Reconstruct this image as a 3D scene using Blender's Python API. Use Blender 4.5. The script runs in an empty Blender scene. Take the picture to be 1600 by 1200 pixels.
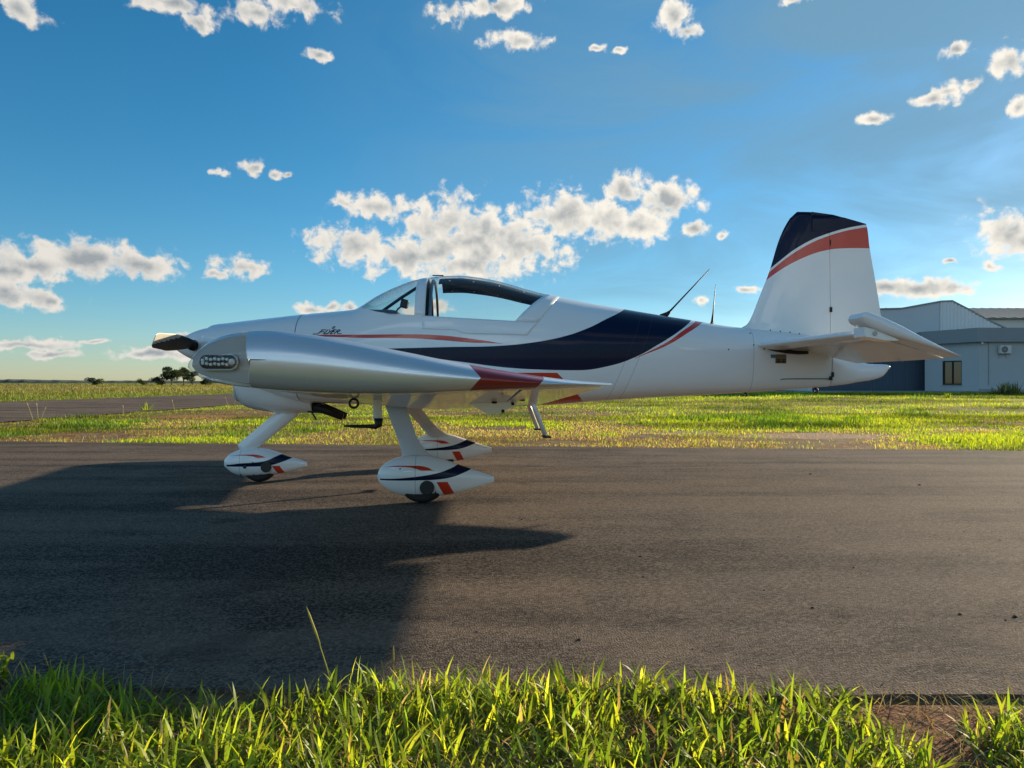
import bpy, bmesh, math, random
import numpy as np
from mathutils import Vector, Matrix

random.seed(7)
rng = np.random.default_rng(11)
R = math.radians
scn = bpy.context.scene
COL = scn.collection

# ---------------------------------------------------------------- camera, sky, sun, exposure
EYE = 0.861
cam_data = bpy.data.cameras.new('camera')
cam_data.sensor_width = 36.0
cam_data.lens = 26.235
cam_data.clip_start = 0.05
cam_data.clip_end = 20000
cam = bpy.data.objects.new('camera', cam_data)
cam.location = (0, 0, EYE)
cam.rotation_euler = (R(90), 0, 0)
COL.objects.link(cam)
scn.camera = cam

SUN_DIR = Vector((3.25, 2.79, 1.0)).normalized()
SUN_EL = math.asin(SUN_DIR.z)
SUN_AZ = math.atan2(SUN_DIR.x, SUN_DIR.y)            # clockwise from +Y
EXPO = 0.90
scn.view_settings.view_transform = 'Standard'
scn.view_settings.look = 'None'
scn.view_settings.exposure = EXPO
scn.view_settings.gamma = 1.0
scn.view_settings.use_curve_mapping = False

sun_data = bpy.data.lights.new('sun', 'SUN')
sun_data.energy = 5.0
sun_data.angle = R(0.55)
sun_data.color = (1.0, 0.83, 0.60)
sun = bpy.data.objects.new('sun', sun_data)
sun.rotation_euler = (-SUN_DIR).to_track_quat('-Z', 'Y').to_euler()
sun.location = (30, 26, 12)
COL.objects.link(sun)

world = bpy.data.worlds.new('World')
scn.world = world
world.use_nodes = True
WN = world.node_tree
WN.nodes.clear()


def N(nt, t, **kw):
    n = nt.nodes.new(t)
    for k, v in kw.items():
        setattr(n, k, v)
    return n


def setin(nt, sock, v):
    if isinstance(v, bpy.types.NodeSocket):
        nt.links.new(v, sock)
    else:
        sock.default_value = v


def M(nt, op, a, b=0.0, c=0.0, clamp=False):
    n = N(nt, 'ShaderNodeMath', operation=op, use_clamp=clamp)
    setin(nt, n.inputs[0], a)
    setin(nt, n.inputs[1], b)
    if len(n.inputs) > 2:
        setin(nt, n.inputs[2], c)
    return n.outputs[0]


def VM(nt, op, a, b=(0, 0, 0), c=(0, 0, 0)):
    n = N(nt, 'ShaderNodeVectorMath', operation=op)
    setin(nt, n.inputs[0], a)
    if op not in ('LENGTH', 'NORMALIZE'):
        setin(nt, n.inputs[1], b)
    if op == 'MULTIPLY_ADD':
        setin(nt, n.inputs[2], c)
    return n.outputs['Value'] if op in ('LENGTH', 'DOT_PRODUCT') else n.outputs['Vector']


def SS(nt, x, lo, hi, a=0.0, b=1.0):
    n = N(nt, 'ShaderNodeMapRange', interpolation_type='SMOOTHSTEP')
    setin(nt, n.inputs['Value'], x)
    n.inputs['From Min'].default_value = lo
    n.inputs['From Max'].default_value = hi
    n.inputs['To Min'].default_value = a
    n.inputs['To Max'].default_value = b
    return n.outputs['Result']


def MIX(nt, f, a, b):
    n = N(nt, 'ShaderNodeMix', data_type='RGBA')
    setin(nt, n.inputs['Factor'], f)
    for s, v in ((n.inputs[6], a), (n.inputs[7], b)):
        setin(nt, s, v if isinstance(v, bpy.types.NodeSocket) else (v[0], v[1], v[2], 1.0))
    return n.outputs[2]


def NOISE(nt, vec, scale, detail=4, rough=0.55, dist=0.0, lac=2.0, out='Fac'):
    n = N(nt, 'ShaderNodeTexNoise')
    if vec is not None:
        setin(nt, n.inputs['Vector'], vec)
    n.inputs['Scale'].default_value = scale
    n.inputs['Detail'].default_value = detail
    n.inputs['Roughness'].default_value = rough
    n.inputs['Lacunarity'].default_value = lac
    n.inputs['Distortion'].default_value = dist
    return n.outputs[out]


def build_sky():
    nt = WN
    sky = N(nt, 'ShaderNodeTexSky', sky_type='NISHITA', sun_disc=False)
    sky.sun_elevation = SUN_EL
    sky.sun_rotation = SUN_AZ
    sky.altitude = 500
    sky.air_density = 1.0
    sky.dust_density = 0.3
    sky.ozone_density = 4.0
    bg = N(nt, 'ShaderNodeBackground')
    bg.inputs["Strength"].default_value = 0.083
    hs = N(nt, 'ShaderNodeHueSaturation')
    hs.inputs['Saturation'].default_value = 1.20
    hs.inputs['Hue'].default_value = 0.487
    nt.links.new(sky.outputs[0], hs.inputs['Color'])
    nt.links.new(hs.outputs[0], bg.inputs['Color'])

    # scattered cumulus: direction -> (azimuth, elevation) in degrees
    tc = N(nt, 'ShaderNodeTexCoord')
    sep = N(nt, 'ShaderNodeSeparateXYZ')
    nt.links.new(tc.outputs['Generated'], sep.inputs[0])
    az = M(nt, 'MULTIPLY', M(nt, 'ARCTAN2', sep.outputs[0], sep.outputs[1]), 57.29578)
    el = M(nt, 'MULTIPLY', M(nt, 'ARCSINE', sep.outputs[2]), 57.29578)
    cmb = N(nt, 'ShaderNodeCombineXYZ')
    nt.links.new(az, cmb.inputs[0])
    nt.links.new(el, cmb.inputs[1])
    p = cmb.outputs[0]
    # az, el, half width, half height (degrees), strength, tilt
    blobs = CLOUDS
    wcol = NOISE(nt, p, 0.55, 3, 0.55, out='Color')
    warp = VM(nt, 'MULTIPLY_ADD', wcol, (1.5, 1.1, 0), (-0.75, -0.55, 0))
    q = VM(nt, 'ADD', p, warp)
    acc = None
    for (a, e, w, h) in blobs:
        s = (1.0 / w, 1.0 / h, 0)
        d = VM(nt, 'LENGTH', VM(nt, 'MULTIPLY_ADD', q, s, (-a / w, -e / h, 0)))
        acc = d if acc is None else M(nt, 'SMOOTH_MIN', acc, d, 0.25)
    env = M(nt, 'SUBTRACT', 1.0, acc)
    # unseen scattered cover for the rest of the dome, thickened to brighten the shaded fuselage
    big = NOISE(nt, VM(nt, 'MULTIPLY', p, (1.0, 2.2, 1.0)), 0.06, 2, 0.5)
    elsewhere = M(nt, 'MAXIMUM', SS(nt, M(nt, 'ABSOLUTE', az), 42, 52), SS(nt, el, 31, 38))
    low_el = M(nt, 'MULTIPLY', SS(nt, el, 2.0, 12.0), SS(nt, el, 44, 26))
    env2 = M(nt, 'MULTIPLY_ADD', M(nt, 'MULTIPLY', SS(nt, big, 0.44, 0.66), M(nt, 'MULTIPLY', elsewhere, low_el)), 1.8, -1.0)
    env = M(nt, 'MAXIMUM', M(nt, 'MAXIMUM', env, -1.0), env2)
    def puff(vec, scale, det):
        n = N(nt, 'ShaderNodeTexVoronoi', voronoi_dimensions='2D', feature='SMOOTH_F1', normalize=True)
        nt.links.new(vec, n.inputs['Vector'])
        n.inputs['Scale'].default_value = scale
        n.inputs['Detail'].default_value = det
        n.inputs['Roughness'].default_value = 0.52
        n.inputs['Lacunarity'].default_value = 2.15
        n.inputs['Smoothness'].default_value = 0.35
        return n.outputs['Distance']
    wob = VM(nt, 'MULTIPLY_ADD', NOISE(nt, p, 1.3, 3, 0.6, out='Color'), (0.55, 0.45, 0), (-0.27, -0.22, 0))
    pw_ = VM(nt, 'ADD', p, wob)
    v1 = puff(pw_, 0.62, 3.0)
    v2 = puff(VM(nt, 'ADD', pw_, (0.26, 0.20, 0)), 0.62, 3.0)
    f1 = NOISE(nt, p, 0.8, 7, 0.56, 0.3)
    g1 = NOISE(nt, p, 0.38, 2, 0.5)
    g2 = NOISE(nt, VM(nt, 'ADD', p, (0.9, 0.9, 0)), 0.38, 2, 0.5)
    dens = M(nt, 'MULTIPLY_ADD', M(nt, 'SUBTRACT', 0.30, v1), 1.5, M(nt, 'MULTIPLY_ADD', M(nt, 'SUBTRACT', f1, 0.5), 2.5, env))
    alpha = M(nt, 'MULTIPLY', M(nt, 'POWER', SS(nt, dens, -0.20, 0.52), 1.45), SS(nt, env, -0.75, -0.10))
    alpha = M(nt, 'MULTIPLY', alpha, SS(nt, el, -0.2, 1.2))
    thick = SS(nt, M(nt, 'MULTIPLY_ADD', env, 0.60, M(nt, 'MULTIPLY', dens, 0.45)), 0.26, 1.30)
    relief = M(nt, 'ADD', M(nt, 'MULTIPLY', M(nt, 'SUBTRACT', v1, v2), 1.05), M(nt, 'MULTIPLY', M(nt, 'SUBTRACT', g2, g1), 1.4))
    relief = M(nt, 'MULTIPLY', relief, SS(nt, dens, 0.1, 0.6))
    shade = M(nt, 'ADD', thick, relief, clamp=True)
    sepv = VM(nt, 'DOT_PRODUCT', tc.outputs['Generated'], tuple(SUN_DIR))
    near_sun = SS(nt, sepv, 0.20, 0.90)
    away = SS(nt, sepv, 0.15, -0.6)                 # out-of-view clouds opposite the sun, made brighter as fill for the plane's shaded side
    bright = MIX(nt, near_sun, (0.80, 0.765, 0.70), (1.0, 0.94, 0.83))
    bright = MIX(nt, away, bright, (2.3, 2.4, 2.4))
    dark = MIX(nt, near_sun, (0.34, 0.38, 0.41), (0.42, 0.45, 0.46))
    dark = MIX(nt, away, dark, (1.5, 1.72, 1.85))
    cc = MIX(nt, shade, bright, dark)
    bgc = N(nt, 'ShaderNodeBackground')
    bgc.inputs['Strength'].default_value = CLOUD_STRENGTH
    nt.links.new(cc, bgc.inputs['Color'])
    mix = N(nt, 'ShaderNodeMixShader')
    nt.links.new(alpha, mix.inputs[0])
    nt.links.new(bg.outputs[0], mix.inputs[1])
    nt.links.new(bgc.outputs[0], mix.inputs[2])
    # thin high veil spread round the sun
    vn = NOISE(nt, VM(nt, 'MULTIPLY', p, (0.05, 0.13, 1.0)), 1.0, 6, 0.55, 0.8)
    va = M(nt, 'MULTIPLY', SS(nt, vn, 0.22, 0.66), M(nt, 'MULTIPLY', SS(nt, sepv, 0.40, 0.90), 0.80))
    va = M(nt, 'MULTIPLY', va, SS(nt, el, 1.0, 9.0))
    bgv = N(nt, 'ShaderNodeBackground')
    bgv.inputs['Color'].default_value = (0.19, 0.36, 0.49, 1)
    bgv.inputs['Strength'].default_value = CLOUD_STRENGTH
    mv = N(nt, 'ShaderNodeMixShader')
    nt.links.new(va, mv.inputs[0])
    nt.links.new(bg.outputs[0], mv.inputs[1])
    nt.links.new(bgv.outputs[0], mv.inputs[2])
    nt.links.new(mv.outputs[0], mix.inputs[1])
    out = N(nt, 'ShaderNodeOutputWorld')
    nt.links.new(mix.outputs[0], out.inputs['Surface'])


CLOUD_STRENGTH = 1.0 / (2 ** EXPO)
# scattered fair-weather cumulus: azimuth, elevation, half width, half height (degrees)
_cl = [  # image-plane slopes: right, up, half width, half height (thousandths)
    (-640, 160, 62, 18), (-572, 172, 78, 23), (-498, 157, 58, 18), (-668, 150, 46, 15),
    (-665, 118, 62, 18), (-618, 112, 24, 10), (-362, 158, 34, 13), (-395, 146, 12, 6),
    (-346, 290, 17, 9), (-318, 281, 12, 6), (-300, 281, 8, 4), (-394, 284, 14, 4),
    (-183, 238, 42, 16), (-220, 242, 16, 8), (-206, 184, 60, 25), (-140, 170, 60, 24), (-94, 213, 48, 36),
    (-50, 190, 95, 44), (0, 185, 75, 36), (-95, 178, 70, 30), (70, 224, 52, 32), (128, 222, 44, 26), (170, 212, 42, 20),
    (150, 262, 26, 18), (206, 246, 36, 24), (248, 206, 15, 10), (282, 199, 10, 7), (-60, 160, 60, 18), (196, 232, 20, 14),
    (665, 206, 48, 26), (690, 190, 40, 20),
    (548, 126, 58, 11), (505, 127, 34, 9), (590, 127, 25, 8), (640, 159, 15, 5), (592, 163, 13, 4), (395, 163, 10, 4),
    (566, 382, 24, 15), (586, 396, 16, 11), (614, 402, 14, 9), (594, 448, 24, 9), (670, 434, 26, 20), (682, 372, 14, 12), (485, 354, 20, 8),
    (-660, 502, 42, 16), (-460, 508, 58, 12), (-420, 482, 20, 10), (-345, 497, 32, 13), (-288, 506, 40, 16), (-258, 442, 18, 7),
    (-85, 498, 22, 16), (-22, 506, 40, 14), (12, 459, 38, 13), (220, 493, 22, 20), (236, 472, 18, 10), (116, 450, 16, 5), (142, 448, 10, 5),
    (380, 515, 18, 6), (-240, 103, 12, 6), (-266, 101, 26, 6), (-216, 103, 14, 7), (317, 125, 16, 5), (253, 111, 11, 5),
    (-650, 53, 60, 7), (-620, 40, 40, 5), (-560, 55, 24, 4), (-110, 102, 26, 11), (-480, 40, 60, 7), (-440, 62, 20, 5),
]
CLOUDS = []
for (u, v, w, h) in _cl:
    u /= 1000; v /= 1000; w /= 1000; h /= 1000
    a0 = math.degrees(math.atan(u)); e0 = math.degrees(math.atan2(v, math.sqrt(1 + u * u)))
    aw = (math.degrees(math.atan(u + w)) - math.degrees(math.atan(u - w))) / 2
    eh = (math.degrees(math.atan2(v + h, math.sqrt(1 + u * u))) - math.degrees(math.atan2(v - h, math.sqrt(1 + u * u)))) / 2
    CLOUDS.append((a0, e0, aw * 1.18, eh * 1.22))
build_sky()


# ---------------------------------------------------------------- helpers: materials
def new_mat(name):
    m = bpy.data.materials.new(name)
    m.use_nodes = True
    nt = m.node_tree
    nt.nodes.clear()
    out = N(nt, 'ShaderNodeOutputMaterial')
    return m, nt, out


def principled(nt, out, base=None, rough=0.5, metal=0.0, coat=0.0, spec=0.5, normal=None):
    b = N(nt, 'ShaderNodeBsdfPrincipled')
    if base is not None:
        setin(nt, b.inputs['Base Color'], base if isinstance(base, bpy.types.NodeSocket) else (*base, 1))
    setin(nt, b.inputs['Roughness'], rough)
    setin(nt, b.inputs['Metallic'], metal)
    b.inputs['Coat Weight'].default_value = coat
    b.inputs['Coat Roughness'].default_value = 0.03
    b.inputs['Specular IOR Level'].default_value = spec
    if normal is not None:
        nt.links.new(normal, b.inputs['Normal'])
    nt.links.new(b.outputs[0], out.inputs['Surface'])
    return b


def BUMP(nt, h, strength, dist):
    n = N(nt, 'ShaderNodeBump')
    n.inputs['Strength'].default_value = strength
    n.inputs['Distance'].default_value = dist
    nt.links.new(h, n.inputs['Height'])
    return n.outputs[0]


def OBJCO(nt):
    return N(nt, 'ShaderNodeTexCoord').outputs['Object']


def plain(name, col, rough=0.5, metal=0.0, coat=0.0, var=0.12, scale=8.0, bump=0.0):
    m, nt, out = new_mat(name)
    co = OBJCO(nt)
    n = NOISE(nt, co, scale, 5, 0.6)
    c = MIX(nt, n, tuple(x * (1 - var) for x in col), tuple(min(1, x * (1 + var)) for x in col))
    nrm = BUMP(nt, NOISE(nt, co, scale * 6, 3), 0.3, bump) if bump else None
    r = M(nt, 'MULTIPLY_ADD', n, 0.15, rough - 0.07)
    principled(nt, out, c, r, metal, coat, 0.5, nrm)
    return m


def curve(nt, x, pts, xr, zr):
    """z value of a drawn paint line at x (object metres)."""
    t = N(nt, 'ShaderNodeMapRange')
    setin(nt, t.inputs['Value'], x)
    t.inputs['From Min'].default_value, t.inputs['From Max'].default_value = xr
    fc = N(nt, 'ShaderNodeFloatCurve')
    nt.links.new(t.outputs[0], fc.inputs['Value'])
    cv = fc.mapping.curves[0]
    P = [((a - xr[0]) / (xr[1] - xr[0]), (b - zr[0]) / (zr[1] - zr[0])) for a, b in pts]
    if P[0][0] > 0.001:
        P = [(0.0, P[0][1])] + P
    if P[-1][0] < 0.999:
        P = P + [(1.0, P[-1][1])]
    cv.points[0].location = P[0]
    cv.points[1].location = P[-1]
    for q in P[1:-1]:
        cv.points.new(*q)
    for q in cv.points:
        q.handle_type = 'AUTO_CLAMPED'
    fc.mapping.update()
    return M(nt, 'MULTIPLY_ADD', fc.outputs[0], zr[1] - zr[0], zr[0])


def lt(nt, a, b):
    return M(nt, 'LESS_THAN', a, b)


def band(nt, x, z, up, lo, xr, zr, x0, x1):
    """1 inside the strip between two drawn lines, x0 < x < x1."""
    a = lt(nt, z, curve(nt, x, up, xr, zr))
    b = lt(nt, curve(nt, x, lo, xr, zr), z)
    m = M(nt, 'MULTIPLY', a, b)
    m = M(nt, 'MULTIPLY', m, lt(nt, x0, x))
    return M(nt, 'MULTIPLY', m, lt(nt, x, x1))


def para(nt, x, z, z0, z1, xl, xr_, slope):
    """parallelogram: z0<z<z1, xl < x + slope*(z-z1) < xr"""
    s = M(nt, 'MULTIPLY_ADD', M(nt, 'SUBTRACT', z, z1), slope, x)
    m = M(nt, 'MULTIPLY', lt(nt, z0, z), lt(nt, z, z1))
    m = M(nt, 'MULTIPLY', m, lt(nt, xl, s))
    return M(nt, 'MULTIPLY', m, lt(nt, s, xr_))


WHITE = (0.84, 0.84, 0.83)
NAVY = (0.0055, 0.0105, 0.036)
RED = (0.60, 0.036, 0.010)


def livery(name, masks, seams=(), rough=0.22, base=WHITE, wav=0.0012):
    """glossy aircraft paint; masks(nt, x, z) gives [(mask, colour)], seams are (x0, slope) skin joints"""
    m, nt, out = new_mat(name)
    co = OBJCO(nt)
    sp = N(nt, 'ShaderNodeSeparateXYZ')
    nt.links.new(co, sp.inputs[0])
    x, y, z = sp.outputs
    n = NOISE(nt, co, 2.2, 5, 0.6)
    c = MIX(nt, n, tuple(v * 0.95 for v in base), tuple(min(1, v * 1.03) for v in base))
    coat = 0.55
    for mask, col in masks(nt, x, z):
        c = MIX(nt, mask, c, col)
        if col is NAVY:
            coat = M(nt, 'MULTIPLY_ADD', mask, -0.40, 0.55)
    # faint road film low on the skin joints, specks of dirt
    dirt = SS(nt, NOISE(nt, co, 26, 6, 0.7), 0.60, 0.80, 0, 0.16)
    c = MIX(nt, dirt, c, (0.30, 0.24, 0.17))
    h = M(nt, 'MULTIPLY', NOISE(nt, VM(nt, 'MULTIPLY', co, (1.0, 1.0, 1.6)), 3.1, 2, 0.4), 1.0)
    for (x0, sl, zc) in seams:
        s = M(nt, 'MULTIPLY_ADD', M(nt, 'SUBTRACT', z, zc), -sl, x)
        d = M(nt, 'ABSOLUTE', M(nt, 'SUBTRACT', s, x0))
        g = SS(nt, d, 0.0015, 0.0045, 1, 0)
        c = MIX(nt, M(nt, 'MULTIPLY', g, 0.35), c, (0.05, 0.05, 0.055))
    nrm = BUMP(nt, h, 0.22, wav * 12)
    r = M(nt, 'MULTIPLY_ADD', NOISE(nt, co, 9, 4), 0.10, rough - 0.05)
    b = principled(nt, out, c, r, 0.0, 0.55, 0.45, nrm)
    setin(nt, b.inputs['Coat Weight'], coat)
    if coat != 0.55:
        setin(nt, b.inputs['Specular IOR Level'], M(nt, 'MULTIPLY', coat, 0.8))
    return m


HX, HZ = (-2.0, 4.2), (0.5, 2.6)


def hull_masks(nt, x, z):
    navy = band(nt, x, z,
                [(-.80, 1.142), (-.591, 1.144), (-.278, 1.15), (.14, 1.161), (.561, 1.172), (.826, 1.199), (1.09, 1.252), (1.303, 1.327), (1.463, 1.407), (1.596, 1.474), (1.75, 1.58), (1.9, 1.7), (2.6, 2.0)],
                [(-.80, 1.141), (-.182, 1.095), (.243, 1.042), (.616, .995), (.884, .979), (1.206, .974), (1.476, 1.011), (1.692, 1.081), (1.909, 1.195), (2.072, 1.292), (2.207, 1.384), (2.32, 1.47), (2.6, 1.75)],
                HX, HZ, -.8, 2.5)
    side = band(nt, x, z,
                [(-1.0, 1.245), (-.888, 1.262), (-.579, 1.262), (-.167, 1.264), (.092, 1.256), (.3, 1.233), (.586, 1.19), (.8, 1.14)],
                [(-1.0, 1.244), (-.888, 1.246), (-.579, 1.235), (-.167, 1.231), (.092, 1.216), (.3, 1.199), (.586, 1.189), (.8, 1.17)],
                HX, HZ, -.98, .60)
    aft = band(nt, x, z,
               [(1.60, 1.015), (1.716, 1.082), (1.992, 1.218), (2.13, 1.311), (2.258, 1.389), (2.40, 1.49), (2.5, 1.6)],
               [(1.60, 1.02), (1.716, 1.078), (1.992, 1.190), (2.186, 1.301), (2.325, 1.383), (2.46, 1.475), (2.56, 1.6)],
               HX, HZ, 1.70, 2.6)
    low = para(nt, x, z, .60, .953, .55, 1.037, 1.0)
    return [(navy, NAVY), (side, RED), (aft, RED), (low, RED)]


def fin_masks(nt, x, z):
    A = [(2.9, 1.80), (3.025, 1.912), (3.289, 2.110), (3.583, 2.234), (3.895, 2.306), (4.1, 2.33)]
    B = [(2.9, 1.76), (3.02, 1.883), (3.289, 2.082), (3.583, 2.211), (3.898, 2.283), (4.1, 2.31)]
    C = [(2.9, 1.72), (2.984, 1.802), (3.289, 1.989), (3.583, 2.078), (3.925, 2.091), (4.1, 2.09)]
    navy = lt(nt, curve(nt, x, A, (2.8, 4.2), HZ), z)
    red = M(nt, 'MULTIPLY', lt(nt, z, curve(nt, x, B, (2.8, 4.2), HZ)), lt(nt, curve(nt, x, C, (2.8, 4.2), HZ), z))
    return [(navy, NAVY), (red, RED)]


def pant_masks(nt, x, z):
    XR, ZR = (-.5, .7), (0, .5)
    navy = band(nt, x, z, [(-.31, .182), (-.049, .199), (.088, .220), (.174, .245), (.256, .284), (.33, .34)],
                [(-.31, .171), (-.049, .173), (.088, .177), (.209, .193), (.286, .219), (.355, .249), (.42, .29)], XR, ZR, -.31, .45)
    red = band(nt, x, z, [(-.293, .265), (-.16, .277), (-.049, .277), (.028, .267), (.092, .243)],
               [(-.293, .264), (-.16, .268), (-.066, .261), (.003, .242), (.092, .2425)], XR, ZR, -.293, .09)
    bot = para(nt, x, z, .02, .160, .099, .178, .52)
    return [(navy, NAVY), (red, RED), (bot, RED)]


def tip_masks(nt, x, z):
    ch = M(nt, 'MULTIPLY', M(nt, 'ABSOLUTE', M(nt, 'SUBTRACT', z, .882)), 0.9)
    s = M(nt, 'ADD', x, ch)
    return [(M(nt, 'MULTIPLY', lt(nt, .435, s), lt(nt, s, .655)), (0.27, 0.020, 0.014))]


def silver_mat(name, masks):
    m, nt, out = new_mat(name)
    co = OBJCO(nt)
    sp = N(nt, 'ShaderNodeSeparateXYZ')
    nt.links.new(co, sp.inputs[0])
    x, y, z = sp.outputs
    n = NOISE(nt, co, 3.0, 5, 0.6)
    c = MIX(nt, n, (0.76, 0.77, 0.78), (0.82, 0.83, 0.84))
    met = 0.55
    for mask, col in masks(nt, x, z):
        c = MIX(nt, mask, c, col)
        met = M(nt, 'MULTIPLY_ADD', mask, -0.5, met)
    h = NOISE(nt, VM(nt, 'MULTIPLY', co, (1.0, 1.0, 1.0)), 4.0, 2, 0.4)
    nrm = BUMP(nt, h, 0.20, 0.012)
    r = M(nt, 'MULTIPLY_ADD', NOISE(nt, co, 14, 5), 0.10, 0.27)
    principled(nt, out, c, r, met, 0.35, 0.5, nrm)
    return m


MT = {}
MT['hull'] = livery('hull_paint', hull_masks, [(1.72, 0.42, 1.3), (1.83, 0.42, 1.3), (2.79, 0.02, 1.2)])
MT['cowl'] = livery('cowl_paint', lambda nt, x, z: [])
MT['white'] = livery('white_paint', lambda nt, x, z: [])
MT['fin'] = livery('fin_paint', fin_masks)
MT['pant'] = livery('wheel_fairing_paint', pant_masks, [(-.052, 0.0, .2)])
MT['silver'] = silver_mat('silver_paint', lambda nt, x, z: [])
MT['tip'] = silver_mat('silver_tip_paint', tip_masks)
MT['black'] = plain('black_plastic', (0.012, 0.012, 0.013), 0.45)
MT['rubber'] = plain('rubber', (0.016, 0.015, 0.015), 0.75, bump=0.002)
MT['cloth'] = plain('black_cloth', (0.018, 0.017, 0.018), 0.85, scale=20, bump=0.002)
MT['steel'] = plain('steel', (0.35, 0.34, 0.33), 0.35, 0.9)
MT['darksteel'] = plain('dark_steel', (0.03, 0.028, 0.027), 0.5, 0.6)
MT['panel'] = plain('lamp_panel_paint', (0.42, 0.42, 0.41), 0.42, 0.2)
MT['chrome'] = plain('lamp_reflector', (0.80, 0.80, 0.78), 0.15, 0.9)
MT['proptip'] = plain('prop_face_paint', (0.55, 0.50, 0.42), 0.4, 0.2, scale=40)
MT['propblack'] = plain('prop_back_paint', (0.010, 0.011, 0.014), 0.42)
MT['seat'] = plain('seat_leather', (0.06, 0.045, 0.035), 0.6)
MT['plate'] = plain('plate_metal', (0.20, 0.165, 0.10), 0.5, 0.4)
MT['bluedecal'] = plain('blue_sticker', (0.03, 0.16, 0.32), 0.5)
MT['lamp_white'] = plain('nav_lamp', (0.8, 0.78, 0.7), 0.2)
MT['led'] = plain('led_plastic', (0.62, 0.63, 0.60), 0.25, 0.1, 0.5)
MT['letter'] = plain('letter_vinyl', (0.006, 0.006, 0.012), 0.35)


def glass_mat(name, tint, refl=1.0, haze=0.0):
    m, nt, out = new_mat(name)
    tr = N(nt, 'ShaderNodeBsdfTransparent')
    tr.inputs[0].default_value = (*tint, 1)
    gl = N(nt, 'ShaderNodeBsdfGlossy')
    gl.inputs['Roughness'].default_value = 0.02
    co = OBJCO(nt)
    fr = N(nt, 'ShaderNodeFresnel')
    geo = N(nt, 'ShaderNodeNewGeometry')
    nt.links.new(M(nt, 'MULTIPLY_ADD', geo.outputs['Backfacing'], 1 / 1.45 - 1.45, 1.45), fr.inputs['IOR'])
    f = M(nt, 'MULTIPLY', fr.outputs[0], refl, clamp=True)
    mx = N(nt, 'ShaderNodeMixShader')
    nt.links.new(f, mx.inputs[0])
    nt.links.new(tr.outputs[0], mx.inputs[1])
    nt.links.new(gl.outputs[0], mx.inputs[2])
    last = mx.outputs[0]
    if haze:
        df = N(nt, 'ShaderNodeBsdfTranslucent')
        df.inputs[0].default_value = (0.8, 0.8, 0.78, 1)
        mx2 = N(nt, 'ShaderNodeMixShader')
        hz = M(nt, 'MULTIPLY', NOISE(nt, co, 5, 5, 0.6), haze)
        nt.links.new(hz, mx2.inputs[0])
        nt.links.new(last, mx2.inputs[1])
        nt.links.new(df.outputs[0], mx2.inputs[2])
        last = mx2.outputs[0]
    nt.links.new(last, out.inputs['Surface'])
    return m


MT['glass'] = glass_mat('canopy_glass', (0.90, 0.93, 0.93), 1.3, 0.05)
MT['wglass'] = glass_mat('windshield_glass', (0.84, 0.86, 0.86), 1.5, 0.07)
MT['lens'] = glass_mat('lens_glass', (0.93, 0.94, 0.94), 1.2, 0.03)


# ---------------------------------------------------------------- helpers: meshes
def mesh_obj(name, verts, faces, mat=None, parent=None, smooth=True, mats=None, midx=None, kind=None):
    me = bpy.data.meshes.new(name)
    me.from_pydata([tuple(map(float, v)) for v in verts], [], [tuple(int(i) for i in f) for f in faces])
    me.update()
    o = bpy.data.objects.new(name, me)
    COL.objects.link(o)
    for mm in (mats or ([mat] if mat else [])):
        me.materials.append(mm)
    if midx is not None:
        me.polygons.foreach_set('material_index', midx)
    if smooth:
        me.polygons.foreach_set('use_smooth', [True] * len(me.polygons))
    if parent is not None:
        o.parent = parent
    if kind:
        o['kind'] = kind
    return o


def bm_obj(name, bm, mat, parent=None, smooth=False, kind=None):
    me = bpy.data.meshes.new(name)
    bmesh.ops.recalc_face_normals(bm, faces=bm.faces)
    bm.to_mesh(me)
    bm.free()
    o = bpy.data.objects.new(name, me)
    COL.objects.link(o)
    for mm in (mat if isinstance(mat, (list, tuple)) else [mat]):
        me.materials.append(mm)
    if smooth:
        me.polygons.foreach_set('use_smooth', [True] * len(me.polygons))
    if parent is not None:
        o.parent = parent
    if kind:
        o['kind'] = kind
    return o


def sharp(o, ang=35):
    """smooth shading with sharp edges over ang degrees"""
    me = o.data
    me.polygons.foreach_set('use_smooth', [True] * len(me.polygons))
    bm = bmesh.new(); bm.from_mesh(me)
    for e in bm.edges:
        if len(e.link_faces) == 2 and e.calc_face_angle(0) > R(ang):
            e.smooth = False
    bm.to_mesh(me); bm.free()
    return o


def box(bm, cx, cy, cz, sx, sy, sz, bevel=0.0, mat=0, rot=None):
    r = bmesh.ops.create_cube(bm, size=1.0)
    vs = r['verts']
    bmesh.ops.scale(bm, vec=(sx, sy, sz), verts=vs)
    if bevel:
        es = list({e for v in vs for e in v.link_edges})
        q = bmesh.ops.bevel(bm, geom=es, offset=bevel, segments=2, affect='EDGES', profile=0.5)
        vs = list({v for f in q['faces'] for v in f.verts} | {v for v in vs if v.is_valid})
        seen = set(); stack = list(vs)
        while stack:
            v = stack.pop()
            if v in seen: continue
            seen.add(v)
            for e in v.link_edges: stack.append(e.other_vert(v))
        vs = list(seen)
    if rot is not None:
        bmesh.ops.rotate(bm, cent=(0, 0, 0), matrix=rot, verts=vs)
    bmesh.ops.translate(bm, vec=(cx, cy, cz), verts=vs)
    for f in {f for v in vs for f in v.link_faces}:
        f.material_index = mat
    return vs


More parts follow.
